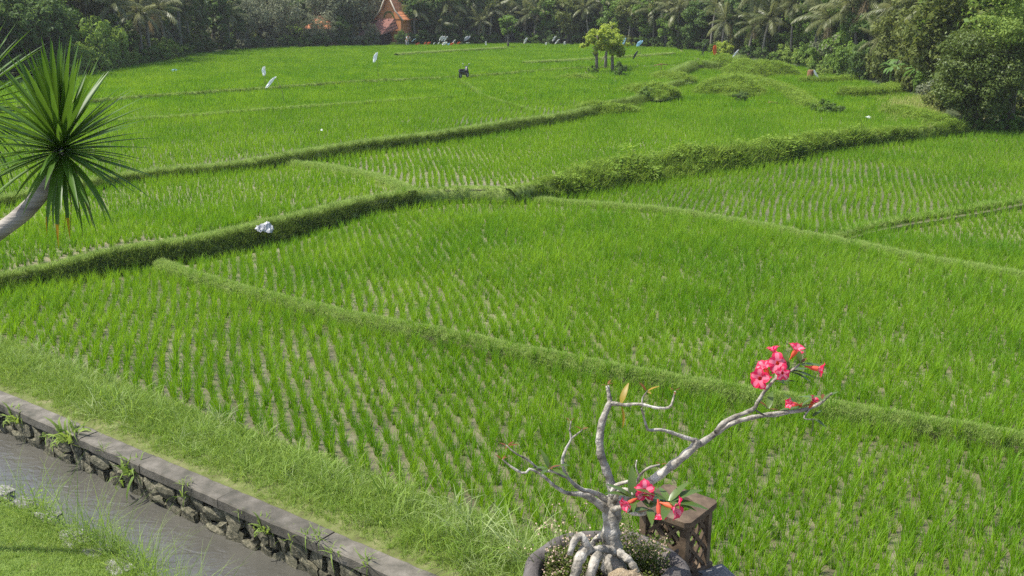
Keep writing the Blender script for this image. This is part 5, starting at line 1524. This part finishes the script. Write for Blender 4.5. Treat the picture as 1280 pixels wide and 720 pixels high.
# ------------------------------------------------------------------ motor scooter on the field path
q = P(580, 97.5, zG2 + .1)
ms = thing('motor_scooter', 'black motor scooter parked on the bund in the far paddies', 'motor scooter', q, R(62))
ms.scale = (.8, .8, .8)
def wheel(x):
    b = MB(); b.lathe([(.17, -.045), (.23, -.05), (.265, -.03), (.275, 0), (.265, .03), (.23, .05), (.17, .045)], 20)
    b.v = [(v[0], v[2], v[1]) for v in b.v]
    o = b.build('wheel', M['rubber'], ms, loc=(x, 0, .275))
    b = MB(); b.lathe([(.0, .03), (.05, .035), (.15, .02), (.18, .03), (.18, -.03), (.15, -.02), (.05, -.035), (0, -.03)], 16); b.v = [(v[0], v[2], v[1]) for v in b.v]
    b.build('rim', M['chrome'], o)
wheel(-.62); wheel(.62)
def blob(name, sec, mat, parent):
    """sections: (x, z centre, half width, half height)"""
    b = MB(); n = 12; V = []; F_ = []
    for x, z, hw, hh_ in sec:
        for j in range(n):
            a = 2 * math.pi * j / n; V.append((x, hw * math.cos(a), z + hh_ * math.sin(a)))
    for i in range(len(sec) - 1):
        for j in range(n): F_.append((i * n + j, i * n + (j + 1) % n, (i + 1) * n + (j + 1) % n, (i + 1) * n + j))
    F_ += [tuple(range(n)), tuple((len(sec) - 1) * n + j for j in range(n - 1, -1, -1))]
    b.add(V, F_); return b.build(name, mat, parent)
blob('body', [(-.85, .62, .06, .05), (-.7, .60, .16, .14), (-.35, .55, .19, .20), (-.05, .45, .17, .20), (.15, .32, .15, .08), (.35, .32, .13, .06)], M['bikeblack'], ms)
blob('seat', [(-.78, .76, .08, .04), (-.6, .79, .15, .06), (-.25, .77, .16, .06), (.02, .72, .10, .05)], M['rubber'], ms)
blob('leg_shield', [(.34, .45, .18, .22), (.42, .6, .22, .30), (.50, .66, .18, .28), (.56, .66, .08, .2)], M['bikeblack'], ms)
blob('front_mudguard', [(.42, .5, .06, .04), (.6, .58, .08, .05), (.8, .5, .06, .04)], M['bikeblack'], ms)
b = MB(); b.tube([(.62, .0, .28), (.52, 0, .65), (.42, 0, 1.0)], [.035, .035, .03], 8); b.build('fork', M['chrome'], ms)
b = MB(); b.tube([(.30, -.33, 1.02), (.42, -.1, 1.0), (.42, .1, 1.0), (.30, .33, 1.02)], .018, 8); b.build('handlebar', M['rubber'], ms)
blob('headlight', [(.40, .98, .12, .09), (.50, .97, .11, .09), (.56, .96, .06, .05)], M['chrome'], ms)
for sy_ in (-1, 1):
    b = MB(); b.tube([(.36, sy_ * .25, 1.02), (.38, sy_ * .30, 1.18)], .008, 6); o = b.build('mirror', M['rubber'], ms)
    b = MB(); b.lathe([(0, -.01), (.06, -.008), (.065, .004), (0, .012)], 12); b.v = [(v[2] + .38, v[0] + sy_ * .32, v[1] + 1.23) for v in b.v]; b.build('mirror_glass', M['chrome'], o)

# ------------------------------------------------------------------ houses in the wood
def tiled_roof(b, a, c, d, e, n=14, amp=.035, rows=7, m=0):
    """roof plane with ribbed courses; a-c lower edge, d-e upper edge"""
    a, c, d, e = (Vector(x) for x in (a, c, d, e)); nr = (c - a).cross(d - a).normalized()
    if nr.z < 0: nr = -nr
    V = []; F_ = []; nn = n * 3
    for j in range(rows + 1):
        for i in range(nn + 1):
            s_ = i / nn; t = j / rows
            p_ = (a.lerp(c, s_)).lerp(d.lerp(e, s_), t)
            V.append(p_ + nr * (amp * abs(math.sin(math.pi * n * s_)) + .03 * (j % 2)))
    for j in range(rows):
        for i in range(nn):
            q_ = j * (nn + 1) + i; F_.append((q_, q_ + 1, q_ + nn + 2, q_ + nn + 1))
    b.add(V, F_, m)
hq = place(487, 2.0)
hs = thing('gabled_house', 'house with steep orange gable and brown tiled porch roof among the trees', 'house', (hq.x, hq.y, hq.z), R(-28))
# local frame: x right, y away, z up; about 9.3 px per metre here
def hb(name, boxes, mat, parent=hs):
    b = MB()
    for c, d in boxes: b.box(c, d)
    return b.build(name, M[mat], parent, smooth=False)
hb('wall', [((0, 2.2, 1.4), (3.4, 4.0, 3.4))], 'gable')
b = MB()
V = [(-1.75, .15, 3.1), (1.75, .15, 3.1), (1.2, .15, 4.0), (.78, .15, 4.35), (0, .15, 6.1), (-.78, .15, 4.35), (-1.2, .15, 4.0)]
b.add(V + [(x, .35, z) for x, y, z in V], [(0, 1, 2, 3, 4, 5, 6), tuple(range(13, 6, -1))] + [(i, (i + 1) % 7, (i + 1) % 7 + 7, i + 7) for i in range(7)])
gb = b.build('gable', M['gable'], hs, smooth=False)
b = MB()
for i in range(12):
    a0, a1 = math.pi * i / 12, math.pi * (i + 1) / 12
    b.add([(r_ * math.cos(t_) * .75 - .05, yy, 3.25 + r_ * math.sin(t_) * .75) for t_ in (a0, a1) for r_ in (.85, 1.1) for yy in (.08, .148)], [(0, 2, 6, 4), (0, 4, 5, 1), (2, 3, 7, 6)])
b.build('arch_trim', M['tolive'], gb, smooth=False)
for sd in (-1, 1):
    b = MB(); tiled_roof(b, (sd * 2.3, -.15, 2.95), (sd * 2.3, 4.6, 2.95), (sd * 1.15, -.15, 4.05), (sd * 1.15, 4.6, 4.05), 14); tiled_roof(b, (sd * 1.15, -.15, 4.05), (sd * 1.15, 4.6, 4.05), (0, -.15, 6.3), (0, 4.6, 6.3), 14)
    o = b.build('roof', M['tile_or'], hs, smooth=False)
    b = MB(); b.tube([(sd * 2.32, -.22, 2.95), (sd * 1.16, -.22, 4.1), (0, -.22, 6.35)], .085, 6); b.build('verge_tile', M['trim'], o)
b = MB(); tiled_roof(b, (-1.8, -2.2, 1.15), (.25, -2.2, 1.15), (-1.5, -.1, 3.1), (.95, -.1, 3.1), 12); pr_ = b.build('porch_roof', M['tile_br'], hs, smooth=False)
b = MB(); tiled_roof(b, (.25, -2.2, 1.15), (1.5, -.1, 1.9), (.95, -.1, 3.1), (.98, -.05, 3.12), 6); b.build('roof_hip', M['tile_br'], pr_, smooth=False)
hb('porch_wall', [((-.6, -.9, .5), (2.0, 1.6, 1.6))], 'darkwood')
for x in (-1.6, 0.1):
    b = MB(); b.tube([(x, -2.0, -.6), (x, -2.0, 1.3)], .07, 8); b.build('porch_post', M['darkwood'], hs)
b = MB(); tiled_roof(b, (-2.9, -1.2, 1.9), (-1.9, -1.2, 1.9), (-2.7, 0, 2.8), (-2.0, 0, 2.8), 6); b.build('side_roof', M['tile_br'], hs, smooth=False)
b = MB(); tiled_roof(b, (-3.6, -2.0, 1.0), (-2.3, -2.0, 1.0), (-3.0, -1.0, 1.9), (-2.2, -1.0, 1.9), 6); b.build('side_roof', M['tile_br'], hs, smooth=False)
hb('side_wall', [((-2.5, .4, .7), (1.4, 2.2, 2.4))], 'gable')
h2q = place(398, 1.5)
hs2 = thing('small_roofed_house', 'small orange tiled roof showing between the trees', 'house', (h2q.x, h2q.y, h2q.z), R(-15))
hb('wall', [((0, 1.5, .9), (2.6, 2.6, 2.4))], 'gable', hs2)
b = MB(); tiled_roof(b, (-1.8, -.3, 2.05), (1.8, -.3, 2.05), (-.5, 1.5, 3.6), (.5, 1.5, 3.6), 12); b.build('roof', M['tile_or'], hs2, smooth=False)
b = MB(); tiled_roof(b, (1.8, -.3, 2.05), (1.8, 3.3, 2.05), (.5, 1.5, 3.6), (.5, 1.55, 3.6), 12); b.build('roof', M['tile_or'], hs2, smooth=False)
b = MB(); tiled_roof(b, (-1.8, -.3, 2.05), (-1.8, 3.3, 2.05), (-.5, 1.5, 3.6), (-.5, 1.55, 3.6), 12); b.build('roof', M['tile_or'], hs2, smooth=False)
b = MB(); tiled_roof(b, (-1.8, 3.3, 2.05), (1.8, 3.3, 2.05), (-.5, 1.55, 3.6), (.5, 1.55, 3.6), 12); b.build('roof', M['tile_or'], hs2, smooth=False)

# person stooping at the field edge
q = P(509, 58, 1.2)
pe = thing('person', 'person in a pale shirt stooping at the field edge beside the gabled house', 'person', (q.x, q.y, gz(q.x, q.y, 1.2)), R(-60))
def skin_body(name, verts, edges, rad, mat, parent):
    me = bpy.data.meshes.new(name); me.from_pydata(verts, edges, []); me.update(); me.materials.append(mat)
    o = link(name, me, parent)
    md = o.modifiers.new('skin', 'SKIN'); md.use_smooth_shade = True
    for i, r_ in enumerate(rad): me.skin_vertices[0].data[i].radius = (r_, r_)
    me.skin_vertices[0].data[0].use_root = True
    sd = o.modifiers.new('smooth', 'SUBSURF'); sd.levels = 1; sd.render_levels = 1
    return o
bv = [(0, 0, .88), (.12, 0, 1.08), (.30, 0, 1.26), (.40, 0, 1.34), (.48, 0, 1.40), (.52, 0, 1.48),
      (.02, .10, .80), (.06, .12, .46), (-.02, .12, .06), (.10, .13, .03), (.02, -.10, .80), (.10, -.13, .46), (.02, -.14, .06), (.14, -.15, .03),
      (.32, .20, 1.24), (.42, .24, .98), (.52, .20, .76), (.55, .19, .70), (.32, -.20, 1.24), (.44, -.23, .98), (.55, -.17, .78), (.58, -.16, .72)]
be = [(0, 1), (1, 2), (2, 3), (3, 4), (4, 5), (0, 6), (6, 7), (7, 8), (8, 9), (0, 10), (10, 11), (11, 12), (12, 13), (2, 14), (14, 15), (15, 16), (16, 17), (2, 18), (18, 19), (19, 20), (20, 21)]
skin_body('body', bv, be, [.15, .14, .15, .06, .095, .10, .085, .06, .04, .035, .085, .06, .04, .035, .055, .045, .035, .03, .055, .045, .035, .03], M['skin'], pe)
skin_body('shirt', [(.0, 0, .86), (.12, 0, 1.08), (.30, 0, 1.27), (.32, .20, 1.24), (.40, .235, 1.04), (.32, -.20, 1.24), (.41, -.225, 1.04)], [(0, 1), (1, 2), (2, 3), (3, 4), (2, 5), (5, 6)], [.17, .165, .17, .075, .065, .075, .065], M['white'], pe)
skin_body('trousers', [(0, 0, .86), (.02, .10, .78), (.06, .12, .46), (-.02, .12, .12), (.02, -.10, .78), (.10, -.13, .46), (.02, -.14, .12)], [(0, 1), (1, 2), (2, 3), (0, 4), (4, 5), (5, 6)], [.16, .10, .075, .06, .10, .075, .06], M['grey'], pe)
b = MB(); b.lathe([(.0, .10), (.07, .085), (.105, .03), (.11, -.01), (.10, -.03)], 14); b.build('hair', M['hair'], pe, loc=(.52, 0, 1.47), rot=(0, .5, 0))

# every look-alike of the wood gets its rank from its landmark
ORD = ['closest', 'second closest', 'third closest', 'fourth closest', 'fifth closest', 'sixth closest', 'seventh closest', 'eighth closest', 'ninth closest', 'tenth closest', 'eleventh closest', 'twelfth closest', 'thirteenth closest', 'fourteenth closest']
byl = {}
for o, x_ in AUTO: byl.setdefault(o['label'], []).append((o, x_))
for lab, lst in byl.items():
    if len(lst) < 2: continue
    lst.sort(key=lambda t_: (Vector(t_[0].location) - landmark(t_[1])).length)
    for r_, (o, x_) in enumerate(lst): o['label'] = '%s, %s to it' % (lab, ORD[min(r_, 13)])



# ------------------------------------------------------------------ air
b = MB(); b.box((0, 0, 16.5), (1240, 1240, 39))
hm = bpy.data.materials.new('haze'); hm.use_nodes = True
nt = hm.node_tree
for n_ in list(nt.nodes):
    if n_.type != 'OUTPUT_MATERIAL': nt.nodes.remove(n_)
pv = nt.nodes.new('ShaderNodeVolumePrincipled'); pv.inputs['Density'].default_value = 0.0003; pv.inputs['Color'].default_value = (.92, .94, .95, 1); pv.inputs['Anisotropy'].default_value = 0.2
nt.links.new(pv.outputs[0], [n_ for n_ in nt.nodes if n_.type == 'OUTPUT_MATERIAL'][0].inputs['Volume'])
hz_ = b.build('haze', hm, None, smooth=False); hz_['kind'] = 'stuff'; tag(hz_, 'thin pale haze in the air over the paddies', 'haze')
